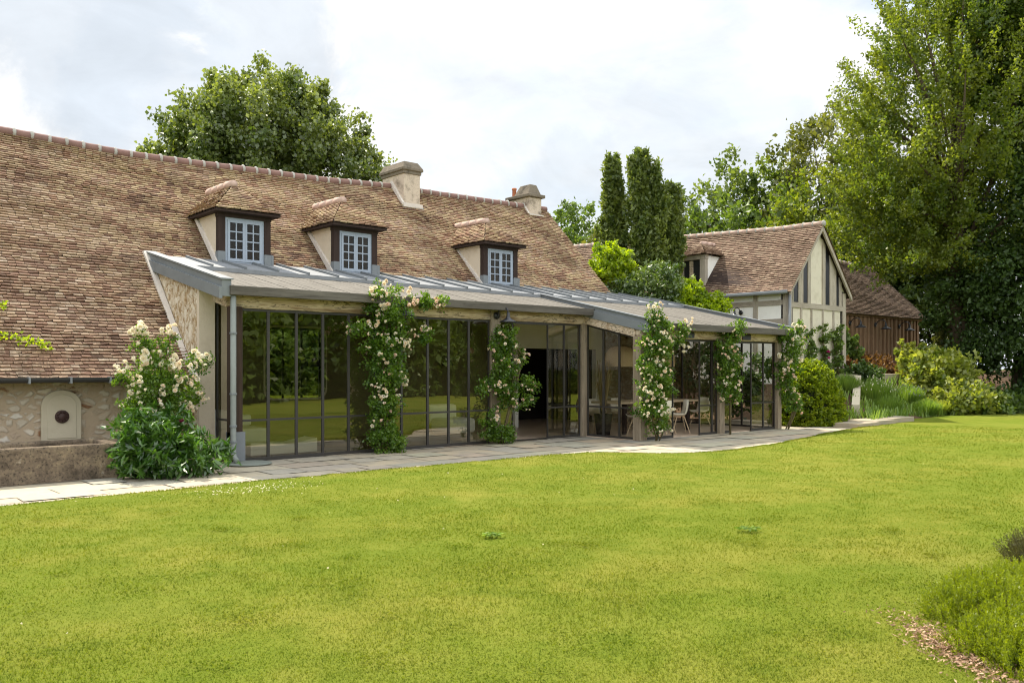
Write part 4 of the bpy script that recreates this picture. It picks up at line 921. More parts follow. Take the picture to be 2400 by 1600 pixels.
simple_tree('broadleaf_tree', 'lime green low tree above the middle of the red ridge', .25, 47, 10.8, 2.6, L_MID, 46, 3.)
simple_tree('broadleaf_tree', 'yellow green tree behind the peak of the timber gable', .335, 44, 11.2, 2.7, L_MAPLE, 47, 3.)
simple_tree('broadleaf_tree', 'shadowy tree filling the gap behind the barn ridge', .43, 46, 12.4, 3.4, L_BACK, 48, 2., nc=160)
simple_tree('broadleaf_tree', 'dark tree seen low behind the far end of the barn', .50, 46, 11., 3.6, L_DARK, 49, 1., nc=160)
simple_tree('broadleaf_tree', 'low dark green tree beyond the ridge, under the dark oak', .235, 60, 11.6, 3.0, L_DARK, 50, 2.)

# cypresses in the courtyard
def cypress(label, ratio, D, ztop, w, seed, tips, zlo=4.3):
    rg = np.random.default_rng(seed); c = at(ratio, D); T = empty('cypress', (c[0], c[1], .3), label, 'tree', 'cypresses between the two houses')
    n = 330; t = rg.random(n) ** .8; z = zlo + (ztop - zlo) * t
    th = rg.uniform(0, 6.28, n); off = np.zeros((n, 3))
    prof = np.interp(t, [0, .15, .45, .75, .92, 1.], [.55, .95, 1., .72, .42, .1]) * w * rg.uniform(.4, 1.25, n) * (1 + .35 * np.sin(th * 3 + z * 2.3) + .2 * np.sin(z * 6 + th))
    if tips:
        s = rg.random(n) < .35; z[s] = zlo + (ztop - zlo) * t[s] * tips[1]; off[s] = RT * tips[0]
    C = np.c_[c[0] + np.cos(th) * prof, c[1] + np.sin(th) * prof, z] + off; O = np.c_[np.cos(th) * .45, np.sin(th) * .45, np.full(n, .9)]
    foliage('crown', C, O, 60, .5, .10, .15, L_CYP, T, rg, 0, .5)
    m = MB(); m.tube([(c[0], c[1], -.1), (c[0], c[1], ztop * .5), (c[0], c[1], ztop * .93)], [.13, .09, .02], 8); m.build('trunk', BARK, T, True)
cypress('slender cypress standing leftmost of the three in the courtyard', .1185, 30, 8.75, .28, 81, None)
cypress('tallest cypress with a forked top, middle of the three in the courtyard', .151, 29, 8.8, .34, 82, (.42, .9))
cypress('short broad cypress on the right of the tall forked one', .186, 29.6, 7.75, .29, 83, None, 4.6)

def shrub(name, label, base, lobes, nc, per, el, sp, leaf, mat, seed, up=.2, wr=.6, group=None, cat='shrub', inner=.35, stems=8, flat=0.):
    rg = np.random.default_rng(seed); T = empty(name, base, label, cat, group); C, O = clusters(lobes, nc, rg, inner)
    k = C[:, 2] > base[2] + .03; C, O = C[k], O[k]
    foliage('foliage', C, O, per, el, sp, leaf, mat, T, rg, up, wr, flat)
    m = MB(); b = Vector(base)
    for q in rg.choice(len(C), min(stems, len(C)), replace=False):
        e = Vector(C[q]); m.tube([b + Vector((rg.normal() * .04, rg.normal() * .04, -.03)), b.lerp(e, .5) + Vector((0, 0, .1 * (e - b).length)), e], [.02, .014, .004], 5)
    m.build('stem', STEM, T, True); return T
p = at(.118, 26.5)
shrub('creeper_shrub', 'lime green wisteria mound beside the end of the main roof', (p[0], p[1], 0), [(p[0], p[1], 4.95, .55, .55, .42), (p[0] - .4, p[1] + .2, 4.6, .4, .4, .3), (p[0] + .3, p[1], 4.6, .4, .4, .35)], 90, 60, .35, .11, .13, L_LIME, 91, .1)
p = at(.155, 26)
shrub('laurel_shrub', 'glossy dark laurel between the farmhouse and the half timbered house', (p[0], p[1], 0), [(p[0], p[1], 3.6, .9, .9, 1.1), (p[0] + .45, p[1] - .3, 4.2, .6, .6, .6), (p[0] - .5, p[1] + .3, 3.5, .7, .6, .6), (p[0], p[1], 2.4, .9, .8, .9), (p[0] + .7, p[1] - .4, 3.5, .5, .5, .7)], 210, 55, .35, .13, .13, L_LAUREL, 92, .1, .45)
p = at(.205, 26.5)
shrub('acacia_shrub', 'vivid lime green bush over the right end of the zinc roof', (p[0], p[1], 0), [(p[0], p[1], 3.2, .75, .8, .8), (p[0] + .5, p[1] - .4, 3.3, .55, .55, .6), (p[0] - .5, p[1] + .4, 3.1, .6, .6, .6), (p[0] + .15, p[1] - .1, 3.85, .45, .4, .35)], 210, 60, .35, .12, .13, L_LIME, 93, .2)
shrub('laurel_shrub', 'dark laurel seen through the far end glass of the bay', (15.9, 1.5, 0), [(15.7, .6, 1.3, .8, .9, 1.2), (16.0, 2.2, 1.4, .9, 1., 1.2), (15.6, 3.4, 1.4, .8, .8, 1.2)], 150, 50, .4, .15, .15, L_DARK, 97, .1)
# clipped yew
yc = np.array([15.98, -1.34, 0]); rg = np.random.default_rng(94)
Y = empty('yew_dome', yc, 'clipped bright yew dome beside the end of the glass bay', 'topiary')
n = 1500; d = unit(rg.normal(size=(n, 3))); d[:, 2] = np.abs(d[:, 2]) * 1.0 - .08; d = unit(d)
C = yc + d * np.array([.93, .93, 1.74]) * (.93 + .1 * rg.random((n, 1))); C[:, 2] = np.maximum(C[:, 2], .05)
foliage('foliage', C, d, 30, .14, .055, .09, L_YEW, Y, rg, .35, .45, .45)
ic = MB(); ic.lathe([(.001, 1.52), (.4, 1.4), (.68, 1.08), (.82, .6), (.84, .2), (.7, .0)], yc, 18); ic.build('inner_twigs', m_simple('dark_twigs', (.02, .025, .01), .95, .05, .3), Y, True)

# roses
def rose_mesh(name, k, seed, mat):
    rg = np.random.default_rng(seed); Vs = []; rn = []
    cs = np.zeros((k, 3)) if k == 1 else unit(rg.normal(size=(k, 3))) * .055 * k ** .33
    for c in cs:
        nrm = unit(c + np.array([0, -.02, .03]) + rg.normal(size=3) * .01)
        for ring, (np_, r_, tilt) in enumerate(((4, .004, .12), (6, .015, .4), (8, .026, .75), (9, .034, 1.1))):
            t = unit(np.cross(nrm, [.3, .5, .8])); b = np.cross(nrm, t)
            for q in range(np_):
                a = 2 * np.pi * q / np_ + ring * .4; rd_ = t * np.cos(a) + b * np.sin(a)
                ax = unit(rd_ * np.sin(tilt) + nrm * np.cos(tilt)); sd = np.cross(nrm, rd_)
                o = c + rd_ * r_ * .6 - nrm * .008 * ring; L = .03; W_ = .034
                Vs.append(np.array([o - ax * L * .3, o + sd * W_ * .5 + ax * L * .3, o + ax * L * .8 + rd_ * .006, o - sd * W_ * .5 + ax * L * .3])); rn.append(.35 + .2 * ring + rg.random() * .2)
    V = np.concatenate(Vs).astype(np.float32); nf = len(V) // 4
    me = bpy.data.meshes.new(name); me.from_pydata(V.tolist(), [], np.arange(nf * 4).reshape(-1, 4).tolist()); me.update(); me.materials.append(mat)
    a = me.attributes.new('rnd', 'FLOAT', 'FACE'); a.data.foreach_set('value', np.array(rn, np.float32)); return me
BLOS = {m.name: [rose_mesh('blossom', k, 100 + k, m) for k in (1, 1, 2, 3, 6)] for m in (PETAL, PETALP, PETALW)}
def rose(label, base, blobs, per, nleaf_c, seed, mats, canes=5, leaf=.055, cat='climbing rose', name='climbing_rose', big=()):
    "blobs: (dx, dy, z, rx, ry, rz, clusters, blossoms)"
    rg = np.random.default_rng(seed); T = empty(name, base, label, cat, 'roses along the house'); b = np.array(base, float)
    Cs = []; Os = []
    for (dx, dy, z, rx_, ry_, rz_, nc, nb) in blobs:
        C, O = clusters([(b[0] + dx, b[1] + dy, z, rx_, ry_, rz_)], nc, rg, .2); Cs.append(C); Os.append(O)
    C = np.concatenate(Cs); O = np.concatenate(Os); C[:, 2] = np.maximum(C[:, 2], .06)
    foliage('foliage', C, O, per, .2, .075, leaf, L_ROSE, T, rg, .1, .65)
    m = MB(); B = Vector(base); zs_ = sorted(blobs, key=lambda q: q[2])
    for k in range(canes):
        pts = [B + Vector((rg.normal() * .05, rg.normal() * .03, -.02))]
        for q in zs_[:: max(1, len(zs_) // 5)]:
            if abs(q[0]) < .5: pts.append(B + Vector((q[0] + rg.normal() * .07, q[1] + rg.normal() * .03, q[2])))
        if len(pts) > 1: m.tube(pts, list(np.linspace(.017, .006, len(pts))), 6)
    for q in blobs:
        if abs(q[0]) >= .5:
            s = B + Vector((q[0] * .3, q[1], q[2] - .15)); e = B + Vector((q[0], q[1], q[2])); m.tube([s, s.lerp(e, .5) + Vector((0, 0, .08)), e], [.008, .006, .004], 5)
    m.build('stem', STEM, T, True)
    def put(P, kind, s):
        mt = mats[int(rg.integers(0, len(mats)))]; me = BLOS[mt.name][kind]
        o = bpy.data.objects.new('blossom', me); COL.objects.link(o); o.location = Vector(P) - T.location; o.parent = T
        o.rotation_euler = (rg.normal() * .5, rg.normal() * .5, rg.uniform(0, 6.28)); o.scale = (s,) * 3
    cnt = 0
    for (dx, dy, z, rx_, ry_, rz_, nc, nb) in blobs:
        for k in range(nb):
            if cnt > 98: break
            a = unit(rg.normal(size=3)); a[1] = -abs(a[1]) - .15 if rg.random() < .8 else a[1]
            if rg.random() < .6: a[0] -= .25
            a = unit(a); put((b[0] + dx + a[0] * rx_ * 1.1, b[1] + dy + a[1] * ry_ * 1.15, max(.15, z + a[2] * rz_ * 1.1)), int(rg.choice([0, 1, 2, 3, 4], p=[.3, .2, .25, .2, .05])), rg.uniform(.6, 1.0)); cnt += 1
    for (dx, dy, z, s) in big: put((b[0] + dx, b[1] + dy, z), 4, s)
    return T
rose('tallest climbing rose, full of leaf and blush blossom, on the middle of the front glass', (2.74, -.24, 0),
     [(0, -.06, .22, .34, .24, .24, 34, 0), (-.02, -.06, .6, .3, .22, .3, 26, 3), (-.03, -.06, 1.05, .32, .22, .3, 24, 9), (.02, -.06, 1.5, .42, .25, .32, 30, 14), (.0, -.06, 1.95, .5, .28, .32, 36, 18), (.05, -.08, 2.35, .5, .28, .3, 34, 14), (.05, -.12, 2.7, .42, .26, .25, 28, 8), (-.1, -.16, 3.0, .3, .2, .13, 10, 5), (.75, -.22, 2.86, .35, .12, .08, 8, 3), (1.15, -.24, 2.84, .15, .1, .08, 4, 3), (-.68, -.12, 2.25, .14, .1, .12, 4, 3), (.75, -.12, 2.25, .2, .12, .14, 6, 5)],
     60, 1, 201, [PETAL, PETALP, PETAL, PETALW], big=[(-.35, -.25, 3.02, 1.), (.35, -.3, 3.05, .9), (1.2, -.26, 2.88, 1.1), (1.05, -.28, 2.86, .9), (-.15, -.2, 2.72, 1.), (-.05, -.1, 3.2, .8), (-.35, -.2, 2.42, 1.1), (.9, -.15, 2.35, 1.)])
rose('sparse leggy climbing rose on the post beside the open door', (5.66, -.26, 0),
     [(.0, -.05, .16, .36, .2, .16, 22, 0), (-.42, -.1, .42, .2, .14, .24, 12, 1), (.05, -.05, .9, .3, .18, .25, 14, 6), (-.05, -.05, 1.25, .42, .2, .25, 22, 8), (.0, -.05, 1.65, .36, .2, .25, 22, 8), (0, -.05, 2.02, .34, .18, .22, 20, 6), (.02, -.05, 2.32, .28, .16, .15, 14, 4), (.62, -.1, 1.25, .2, .12, .2, 8, 6), (.6, -.1, .85, .16, .1, .16, 6, 4), (.45, -.12, 1.85, .12, .1, .1, 4, 3), (-.6, -.08, 1.15, .14, .1, .14, 5, 3)], 55, 1, 202, [PETALP, PETAL], canes=9)
rose('climbing rose thick with cream blossoms on the projecting corner post', (8.62, -1.98, 0),
     [(.0, -.08, .35, .28, .2, .25, 12, 4), (-.24, -.14, .75, .46, .25, .28, 26, 22), (-.26, -.14, 1.15, .48, .25, .28, 30, 18), (-.24, -.14, 1.55, .48, .25, .28, 30, 16), (-.24, -.14, 1.95, .48, .25, .28, 26, 16), (-.12, -.16, 2.3, .44, .24, .22, 24, 10), (-.18, -.16, 2.6, .25, .16, .18, 10, 5), (-.25, -.12, 2.75, .1, .1, .12, 3, 2), (.85, -.1, 2.5, .14, .1, .16, 5, 4), (.7, -.1, 2.2, .2, .1, .14, 5, 4), (-.5, 0, .7, .14, .12, .14, 5, 4)], 60, 1, 203, [PETAL, PETALW, PETALW, PETAL], canes=4, big=[(-.3, -.15, 2.92, 1.1), (-.1, -.15, 2.94, .8), (.95, -.15, 2.66, 1.), (.7, -.2, 2.05, 1.1), (-.3, -.2, 1.75, .9)])
rose('slim climbing rose on the oak post between the two openings of the bay', (11.42, -1.92, 0),
     [(.0, 0, 2.35, .32, .16, .2, 20, 4), (-.1, 0, 2.0, .36, .18, .22, 22, 8), (-.1, 0, 1.6, .34, .18, .25, 20, 9), (.0, 0, 1.2, .3, .18, .25, 18, 10), (.05, 0, .85, .22, .14, .2, 8, 3), (-.3, -.05, .95, .14, .1, .14, 5, 4), (.35, -.08, 2.55, .3, .1, .12, 7, 3), (.3, 0, 1.75, .14, .1, .25, 7, 5)], 50, 1, 204, [PETAL, PETALP, PETALW], canes=3)
rose('climbing rose on the farthest post, beside the yew dome', (14.02, -1.9, 0),
     [(0, 0, 2.4, .34, .2, .22, 24, 3), (.1, 0, 2.0, .36, .22, .22, 24, 6), (.0, 0, 1.6, .36, .2, .25, 20, 8), (-.05, 0, 1.2, .34, .2, .25, 18, 8), (.1, 0, .85, .3, .2, .2, 14, 8), (.3, -.05, .6, .22, .14, .2, 8, 4), (.3, -.1, 2.62, .25, .12, .12, 8, 5), (.5, -.1, 2.25, .1, .1, .2, 4, 5)], 50, 1, 205, [PETAL, PETALW, PETALP], canes=5, big=[(.5, -.1, 2.62, 1.2), (.25, -.1, 2.7, 1.), (.5, -.1, 2.1, .9), (.45, -.1, 1.8, .8)])
rose('bushy rambling rose full of ivory blossoms between the trough and the downpipe', (-1.3, .05, 0),
     [(0, 0, .55, .45, .3, .3, 26, 2), (.0, -.05, .95, .5, .34, .25, 36, 26), (.05, -.05, 1.2, .52, .34, .25, 36, 30), (.08, -.05, 1.45, .48, .3, .22, 30, 16), (-.55, -.1, 1.5, .16, .12, .12, 6, 2), (.0, -.1, 1.75, .2, .14, .14, 8, 3), (-.28, -.12, 2.0, .1, .1, .14, 5, 1), (.12, -.12, 1.95, .08, .08, .14, 4, 1), (.55, -.12, 1.68, .2, .12, .1, 7, 4), (.62, -.1, 1.2, .15, .12, .2, 6, 4)], 70, 1, 206, [PETALW, PETALW, PETAL], canes=6, leaf=.045, name='rambling_rose', cat='rose bush',
     big=[(-.32, -.15, 2.24, 1.2), (-.25, -.12, 2.20, 1.1), (-.38, -.12, 2.17, 1.), (.12, -.15, 2.2, 1.1), (.2, -.12, 2.2, 1.), (-.3, -.2, 1.78, 1.3), (-.22, -.2, 1.72, 1.), (.12, -.25, 1.7, 1.3), (.2, -.22, 1.63, 1.2), (.55, -.2, 1.78, 1.1), (.72, -.15, 1.74, 1.), (-.6, -.2, 1.62, 1.), (.65, -.1, 1.6, 1.), (-.62, -.6, .62, 1.2), (-.72, -.6, .66, .9)])
# peony
rg = np.random.default_rng(95); pc = np.array([-1.62, -.98, 0])
PE = empty('peony_bush', pc, 'low dark green peony bush in front of the rambling rose', 'shrub')
C, O = clusters([(pc[0], pc[1], .42, .56, .5, .38), (pc[0] - .12, pc[1] - .1, .3, .5, .45, .25), (pc[0] + .4, pc[1] - .3, .28, .5, .45, .24), (pc[0], pc[1] + .3, .7, .55, .35, .22)], 240, rg, .5)
C[:, 2] = np.maximum(C[:, 2], .07)
foliage('foliage', C, O, 18, .26, .06, .155, L_PEONY, PE, rg, -.1, .26)
m = MB()
for k in range(26): e = C[rg.integers(0, len(C))]; m.tube([pc + rg.normal(size=3) * (.1, .1, 0), (pc + e) / 2 + (0, 0, .1), e], [.011, .009, .005], 5)
m.build('stem', STEM, PE, True)
for q in ((.3, -.1, .84),):
    o = bpy.data.objects.new('blossom', rose_mesh('peony_flower', 2, 301, CRIM)); COL.objects.link(o); o.location = q; o.parent = PE; o.scale = (.6,) * 3

# creeper sprigs on the left of the roof
for lab, (x, y, z), ln in (('yellow green creeper spray high on the left of the tiles', (-3.4, 1.95, 2.62), .35), ('long yellow green creeper trail low on the left of the tiles', (-3.4, 1.42, 2.1), .85)):
    rg = np.random.default_rng(int(ln * 100)); m = 110 if ln > .5 else 60; t = rg.random(m)
    base_ = np.array([x, y, z]); C = base_ + np.c_[t * ln, -t * ln * .28 + rg.normal(0, .05, m), -t * ln * .28 + rg.normal(0, .04, m) + .07]
    C[:, 2] = np.maximum(C[:, 2], C[:, 1] + .62)
    s = empty('roof_creeper', base_, lab, 'creeper'); np_mesh('foliage', leaf_quads(C, rg.normal(size=(m, 3)), .075, .045, rg), 4, L_LIME, s, rnd=rg.random(m))
    MB().tube([base_ + (0, 0, .06), base_ + (ln * .5, -ln * .14, -ln * .14 + .08), base_ + (ln, -ln * .28, -ln * .28 + .07)], .006, 5).build('stem', STEM, s)

# beds on the right
def zb1(x, y): return float(zb(np.array([x]), np.array([y]))[0])
def tuft(name, label, x, y, r_, h, mat, seed, n=900, group='lavender clumps in the right bed', w=.012, flowers=None, z=None, cat='lavender'):
    rg = np.random.default_rng(seed); z0 = zb1(x, y) if z is None else z; T = empty(name, (x, y, z0), label, cat, group)
    th = rg.uniform(0, 6.28, n); rr = r_ * np.sqrt(rg.random(n)); B = np.c_[x + np.cos(th) * rr * .45, y + np.sin(th) * rr * .45, np.full(n, z0)]
    tp = np.c_[x + np.cos(th) * rr, y + np.sin(th) * rr, z0 + h * rg.uniform(.6, 1.05, n) * (1.1 - .4 * rr / r_)]
    s = np.c_[-np.sin(th), np.cos(th), np.zeros(n)] * w
    np_mesh('foliage', np.stack([B - s, B + s, tp + s * .4, tp - s * .4], 1).reshape(-1, 3), 4, mat, T, rnd=rg.random(n))
    if flowers is not None:
        k = rg.random(n) < .12; tag(np_mesh('flower', leaf_quads(tp[k], np.tile([0, 0, 1.], (k.sum(), 1)), .07, .03, rg), 4, flowers, T, rnd=rg.random(k.sum())), kind='stuff')
LAVF = m_leaf('lavender_flower', (.16, .16, .20), (.34, .33, .38), .3, .02, (1, 1, 1))
for i, (rt, D, r_, h, mt, fl_, lab) in enumerate([(.392, 27.2, .55, .6, L_LAV, None, 'soft green tuft against the foot of the yew dome'), (.425, 27.2, .75, .85, L_LAV, PETALW, 'tall loose lavender tuft with white flecks in the middle of the bed'), (.44, 26.5, .5, .6, L_LAV, None, 'bright green lavender tuft at the path edge'), (.465, 28.5, .6, .7, L_LAV, LAVF, 'lavender tuft with mauve haze before the hydrangea'), (.487, 27.6, .55, .55, L_LAV, None, 'rounded lavender tuft at the lawn edge, left of a pair'), (.513, 28, .5, .5, L_HYD, None, 'rounded lavender tuft at the lawn edge, right of a pair')]):
    q = at(rt, D); tuft('lavender_tuft', lab, q[0], max(q[1], edge(q[0]) + .4), r_, h, mt, 400 + i, flowers=fl_)
n = 5200; rg = np.random.default_rng(440); gx = rg.uniform(17.3, 31, n); gy = edge(gx) + .15 + rg.uniform(0, 1., n) ** 1.3 * 2.3
k = (np.sin(gx * 2.3) * np.sin(gy * 3.1 + gx) > -.35) & ~((gx > 21.) & (gy > 0)); gx, gy = gx[k], gy[k]; gz = zb(gx, gy); n = len(gx)
th = rg.uniform(0, 6.28, n); B = np.c_[gx, gy, gz]; hh = rg.uniform(.12, .4, n); tp = B + np.c_[np.cos(th) * hh * .45, np.sin(th) * hh * .45, hh]; sd = np.c_[-np.sin(th), np.cos(th), np.zeros(n)] * .02
tag(np_mesh('ground_cover', np.stack([B - sd, B + sd, tp + sd * .5, tp - sd * .5], 1).reshape(-1, 3), 4, L_LAV, rnd=rg.random(n)), 'loose green ground cover filling the right bed', 'ground cover', kind='stuff')
def bed_shrub(label, rt, D, w, h, mat, seed, leaf=.14, nc=90, per=45, zoff=0., group='shrubs in the right bed', name='shrub'):
    q = at(rt, D); z = zb1(q[0], q[1]) + zoff
    return shrub(name, label, (q[0], q[1], z), [(q[0], q[1], z + h * .5, w, w, h * .52), (q[0] - w * .5, q[1], z + h * .35, w * .6, w * .6, h * .35), (q[0] + w * .5, q[1], z + h * .4, w * .6, w * .6, h * .4)], nc, per, w * .35, w * .14, leaf, mat, seed, .2, .7, group)
bed_shrub('pale yellow green hydrangea mound before the dark evergreen', .50, 30.5, 1.25, 1.7, L_HYD, 501, .17, 170, 50, name='hydrangea')
bed_shrub('lower hydrangea mound spreading over the lawn edge', .525, 29, 1.1, .95, L_HYD, 502, .16, 120, 45, name='hydrangea')
bed_shrub('golden leaved shrub before the slatted barn', .468, 32.5, .55, 1.35, L_HYD, 503, .16, 80, 40)
bed_shrub('light green bush at the corner of half timbered house and barn', .385, 32, .7, 1.7, L_MID, 504, .15, 90, 45)
bed_shrub('rust coloured low barberry beside the patio', .378, 30., .7, .6, L_RUST, 505, .1, 70, 40)
bed_shrub('brownish low planting at the foot of the barn slats', .415, 32.5, 1.1, .65, L_RUST, 506, .12, 90, 40)
bed_shrub('dark green low shrub behind the lavender', .41, 29.2, .6, .55, L_DARK, 507, .1, 70, 40)
bed_shrub('spreading dark green ground shrub at the right lawn edge', .56, 29.5, 1.1, .6, L_MID, 508, .15, 90, 40)
bed_shrub('blue green leafy shrub low under the evergreen', .575, 31, 1.2, .6, L_DARK, 509, .16, 80, 40)
bed_shrub('slim yellowish shrub in the shade at the end of the barn', .505, 34.5, .5, 2.4, L_OLIVE, 510, .15, 70, 45)
# climbers on the timber gable
for i, (x, h, lab) in enumerate(((19.62, 1.5, 'leafy climber on the left stud of the timber gable'), (20.45, 1.75, 'climber with one magenta flower on the middle stud of the timber gable'), (21.25, 1.7, 'narrow climber on the right stud of the timber gable'))):
    z0 = zb1(x, .5); T = shrub('wall_climber', lab, (x, .55, z0), [(x, .58, z0 + .3, .2, .08, .3), (x + .03, .58, z0 + h * .5, .1, .06, h * .25), (x, .58, z0 + h * .85, .13, .07, h * .2)], 40, 26, .2, .07, .1, L_MID, 520 + i, .2, .7, 'climbers on the timber gable', 'climber')
    if i == 1:
        o = bpy.data.objects.new('blossom', rose_mesh('magenta_flower', 3, 302, MAG)); COL.objects.link(o); o.location = (-.12, -.15, .75); o.parent = T; o.scale = (1.5,) * 3

# foreground heath shrub bottom right
def heath(name, label, blobs, n, mat, seed, ln=.16):
    rg = np.random.default_rng(seed); b0 = blobs[0]; T = empty(name, (b0[0], b0[1], 0), label, 'shrub')
    L = np.array(blobs, float); k = rg.choice(len(L), n, p=L[:, 3] ** 2 / (L[:, 3] ** 2).sum())
    d = unit(rg.normal(size=(n, 3))); d[:, 2] = np.abs(d[:, 2]); rr = .55 + .45 * rg.random(n) ** .5
    A = L[k, :3] + d * L[k, 3:6] * rr[:, None]; D = unit(d * .6 + np.array([0, 0, .9]) + rg.normal(size=(n, 3)) * .22)
    m_ = 26; t = np.tile(np.linspace(0, 1, m_), n); A2 = np.repeat(A, m_, 0); D2 = np.repeat(D, m_, 0); l_ = np.repeat(ln * rg.uniform(.6, 1.3, n), m_)
    C = A2 + D2 * (t * l_)[:, None] + rg.normal(size=(n * m_, 3)) * .003; side = unit(rg.normal(size=(n * m_, 3))); nd = unit(D2 * .9 + side * .75)
    rn = np.clip(np.repeat(.35 + .3 * rg.random(n), m_) + t * .3 + rg.normal(0, .08, n * m_), 0, 1)
    np_mesh('foliage', leaf_quads(C + nd * .008, nd, .02, .006, rg, .1), 4, mat, T, rnd=rn)
    s = MB()
    for q in range(min(n, 500)): s.tube([A[q] - D[q] * .2, A[q], A[q] + D[q] * .1], [.004, .003, .001], 4, False)
    s.build('stem', STEM, T)
heath('heath_shrub', 'feathery green heath bush in the bottom right corner', [(-.92, -12.1, .0, .24, .2, .15), (-1.0, -12.25, .0, .22, .18, .14), (-1.12, -12.42, .0, .24, .2, .14), (-.58, -12.1, .0, .24, .22, .19), (-.25, -11.95, .0, .3, .26, .24), (-.80, -12.35, .0, .26, .2, .2), (0, -12.25, .0, .36, .3, .21), (-.42, -11.75, .0, .2, .2, .22), (-.45, -12.42, .0, .32, .22, .24), (.4, -11.85, .0, .4, .34, .2), (.05, -11.7, .0, .26, .22, .2), (-.2, -12.55, .0, .4, .2, .22)], 5600, L_HEATH, 601, .105)
heath('heath_shrub', 'dull brownish heath bush cut off by the right edge', [(1.55, -11.85, .0, .3, .3, .16), (1.9, -11.7, .0, .5, .45, .22)], 1000, L_HEATHD, 602, .14)
rg = np.random.default_rng(603); n = 1500; q_ = np.array([-1.08, -11.98])[None] + rg.normal(0, .085, n)[:, None] * RT[:2] + rg.normal(0, .3, n)[:, None] * FW[:2]; C = np.c_[q_, np.zeros(n)]; C[:, 2] = zl(C[:, 0], C[:, 1]) + .012 + .025 * rg.random(n)
tag(np_mesh('bark_mulch', leaf_quads(C, rg.normal(size=(n, 3)) * (1, 1, .35), .034 * rg.uniform(.5, 1.4, n), .009, rg, .1), 4, MULCH, rnd=rg.random(n)), 'shredded bark mulch at the foot of the heath bush', 'mulch', kind='stuff')

# ------------------------------------------------------------------ garden behind the viewer, seen mirrored in the glass
for i, (x, y, ztop, w, mt) in enumerate([(4, -27, 4.6, 3.4, L_DARK), (10.5, -25, 4.2, 3., L_MID), (15.5, -27, 5., 3.6, L_DARK), (21.5, -26, 4.6, 3.3, L_MID), (27.5, -25, 5.4, 3.8, L_DARK), (34, -22, 5., 3.8, L_MID), (40, -17, 5.6, 4., L_DARK), (18, -32, 6.5, 4.5, L_OLIVE), (44, -9, 5.6, 4.2, L_DARK), (30, -30, 6.6, 4.5, L_DARK)]):
    c = [(x, y, ztop * .5, w, w, ztop * .5), (x + 1.2, y + .6, ztop * .35, w * .8, w * .8, ztop * .33), (x - 1.4, y + .4, ztop * .3, w * .8, w * .8, ztop * .3)]
    lab = ['dark yew mass', 'mid green rounded shrub tree', 'tall dark holly', 'mid green hawthorn', 'broad dark oak', 'mid green lime', 'dark spreading cedar', 'olive toned tall poplar', 'dark thick laurel tree', 'tallest dark oak'][i] + ' mirrored in the glass, across the lawn'
    tree('garden_tree', lab, (x, y, 0), c, 150, 55, w * .4, w * .15, .45, mt, 700 + i, .25, .1, 'trees across the lawn', .5, 6)

# ------------------------------------------------------------------ furniture behind the glass
def lamp_pendant(loc, lab):
    o = empty('pendant_lamp', loc, lab, 'pendant lamp', 'rattan lamps over the dining table'); x, y, z = loc
    MB().lathe([(.37, -.24), (.385, -.1), (.36, .06), (.27, .2), (.13, .245), (.001, .25)], loc, 28).build('lamp_shade', RATTAN, o, True)
    MB().tube([(x, y, z + .25), (x, y, zr(y) - .1)], .008, 6).build('cord', BLACK, o)
lamp_pendant((9.5, -.15, 1.86), 'woven rattan pendant lamp left of the corner rose')
lamp_pendant((11.05, -.1, 1.86), 'woven rattan pendant lamp right of the corner rose')
TB = empty('dining_table', (10.4, -.15, 0), 'long pale oak dining table under the rattan lamps', 'table')
MB().box(9.0, 12.0, -.6, .35, .74, .79).build('tabletop', TABLEW, TB, bevel=.008)
for x in (9.25, 11.65):
    for y in (-.5, .2): MB().box(x, x + .09, y, y + .09, 0, .74).build('leg', DARKW, TB)
def chair(lab, loc, yaw):
    o = empty('shell_chair', (0, 0, 0), lab, 'chair', 'shell chairs around the dining table')
    # one curved shell: seat running into the back
    prof = [(.23, .44), (.2, .425), (.08, .415), (-.06, .42), (-.14, .46), (-.19, .56), (-.215, .70), (-.225, .82)]
    vs = []; fs = []; nn = 9
    for i, (a, z) in enumerate(prof):
        hw = np.interp(i, [0, 2, 4, 6, 7], [.2, .235, .235, .21, .16])
        for k in range(nn):
            u = -1 + 2 * k / (nn - 1); cup = .075 * abs(u) ** 2.4
            bk = np.interp(i, [0, 3, 5, 7], [0, .2, 1., 1.]); vs.append((u * hw, a + cup * bk * 1.1, z + cup * (1 - bk)))
    for i in range(len(prof) - 1):
        for k in range(nn - 1): q = i * nn + k; fs.append((q, q + 1, q + nn + 1, q + nn))
    m = MB().add(vs, fs); s = m.build('seat', SHELL, None, True); s.parent = o; md = s.modifiers.new('solid', 'SOLIDIFY'); md.thickness = .012
    for sx in (-1, 1):
        for sy in (-1, 1): MB().tube([(sx * .1, sy * .09, .41), (sx * .21, sy * .21, 0.012)], [.014, .01], 8).build('leg', TABLEW, None).parent = o
    MB().beam((-.12, .1, .30), (.12, -.1, .30), .012, .012).beam((.12, .1, .302), (-.12, -.1, .302), .012, .012).build('stretcher', BLACK, None).parent = o
    o.location = loc; o.rotation_euler = (0, 0, yaw); return o
ch = chair('cream shell chair turned out at the right of the corner rose', (10.75, -.95, 0), rad(50))
for lab, loc, yaw in (('cream shell chair at the near side of the table left of the corner rose', (9.35, -.85, 0), rad(8)), ('cream shell chair on the far side of the table, left end', (9.45, .65, 0), rad(176)), ('cream shell chair on the far side of the table, middle', (10.4, .68, 0), rad(182)), ('cream shell chair just left of the turned out one', (10.15, -.95, 0), rad(5)), ('cream shell chair at the far end of the table in the second opening', (12.45, -.3, 0), rad(80))):
    c = copy_tree(ch); c.location = loc; c.rotation_euler = (0, 0, yaw); c['label'] = lab
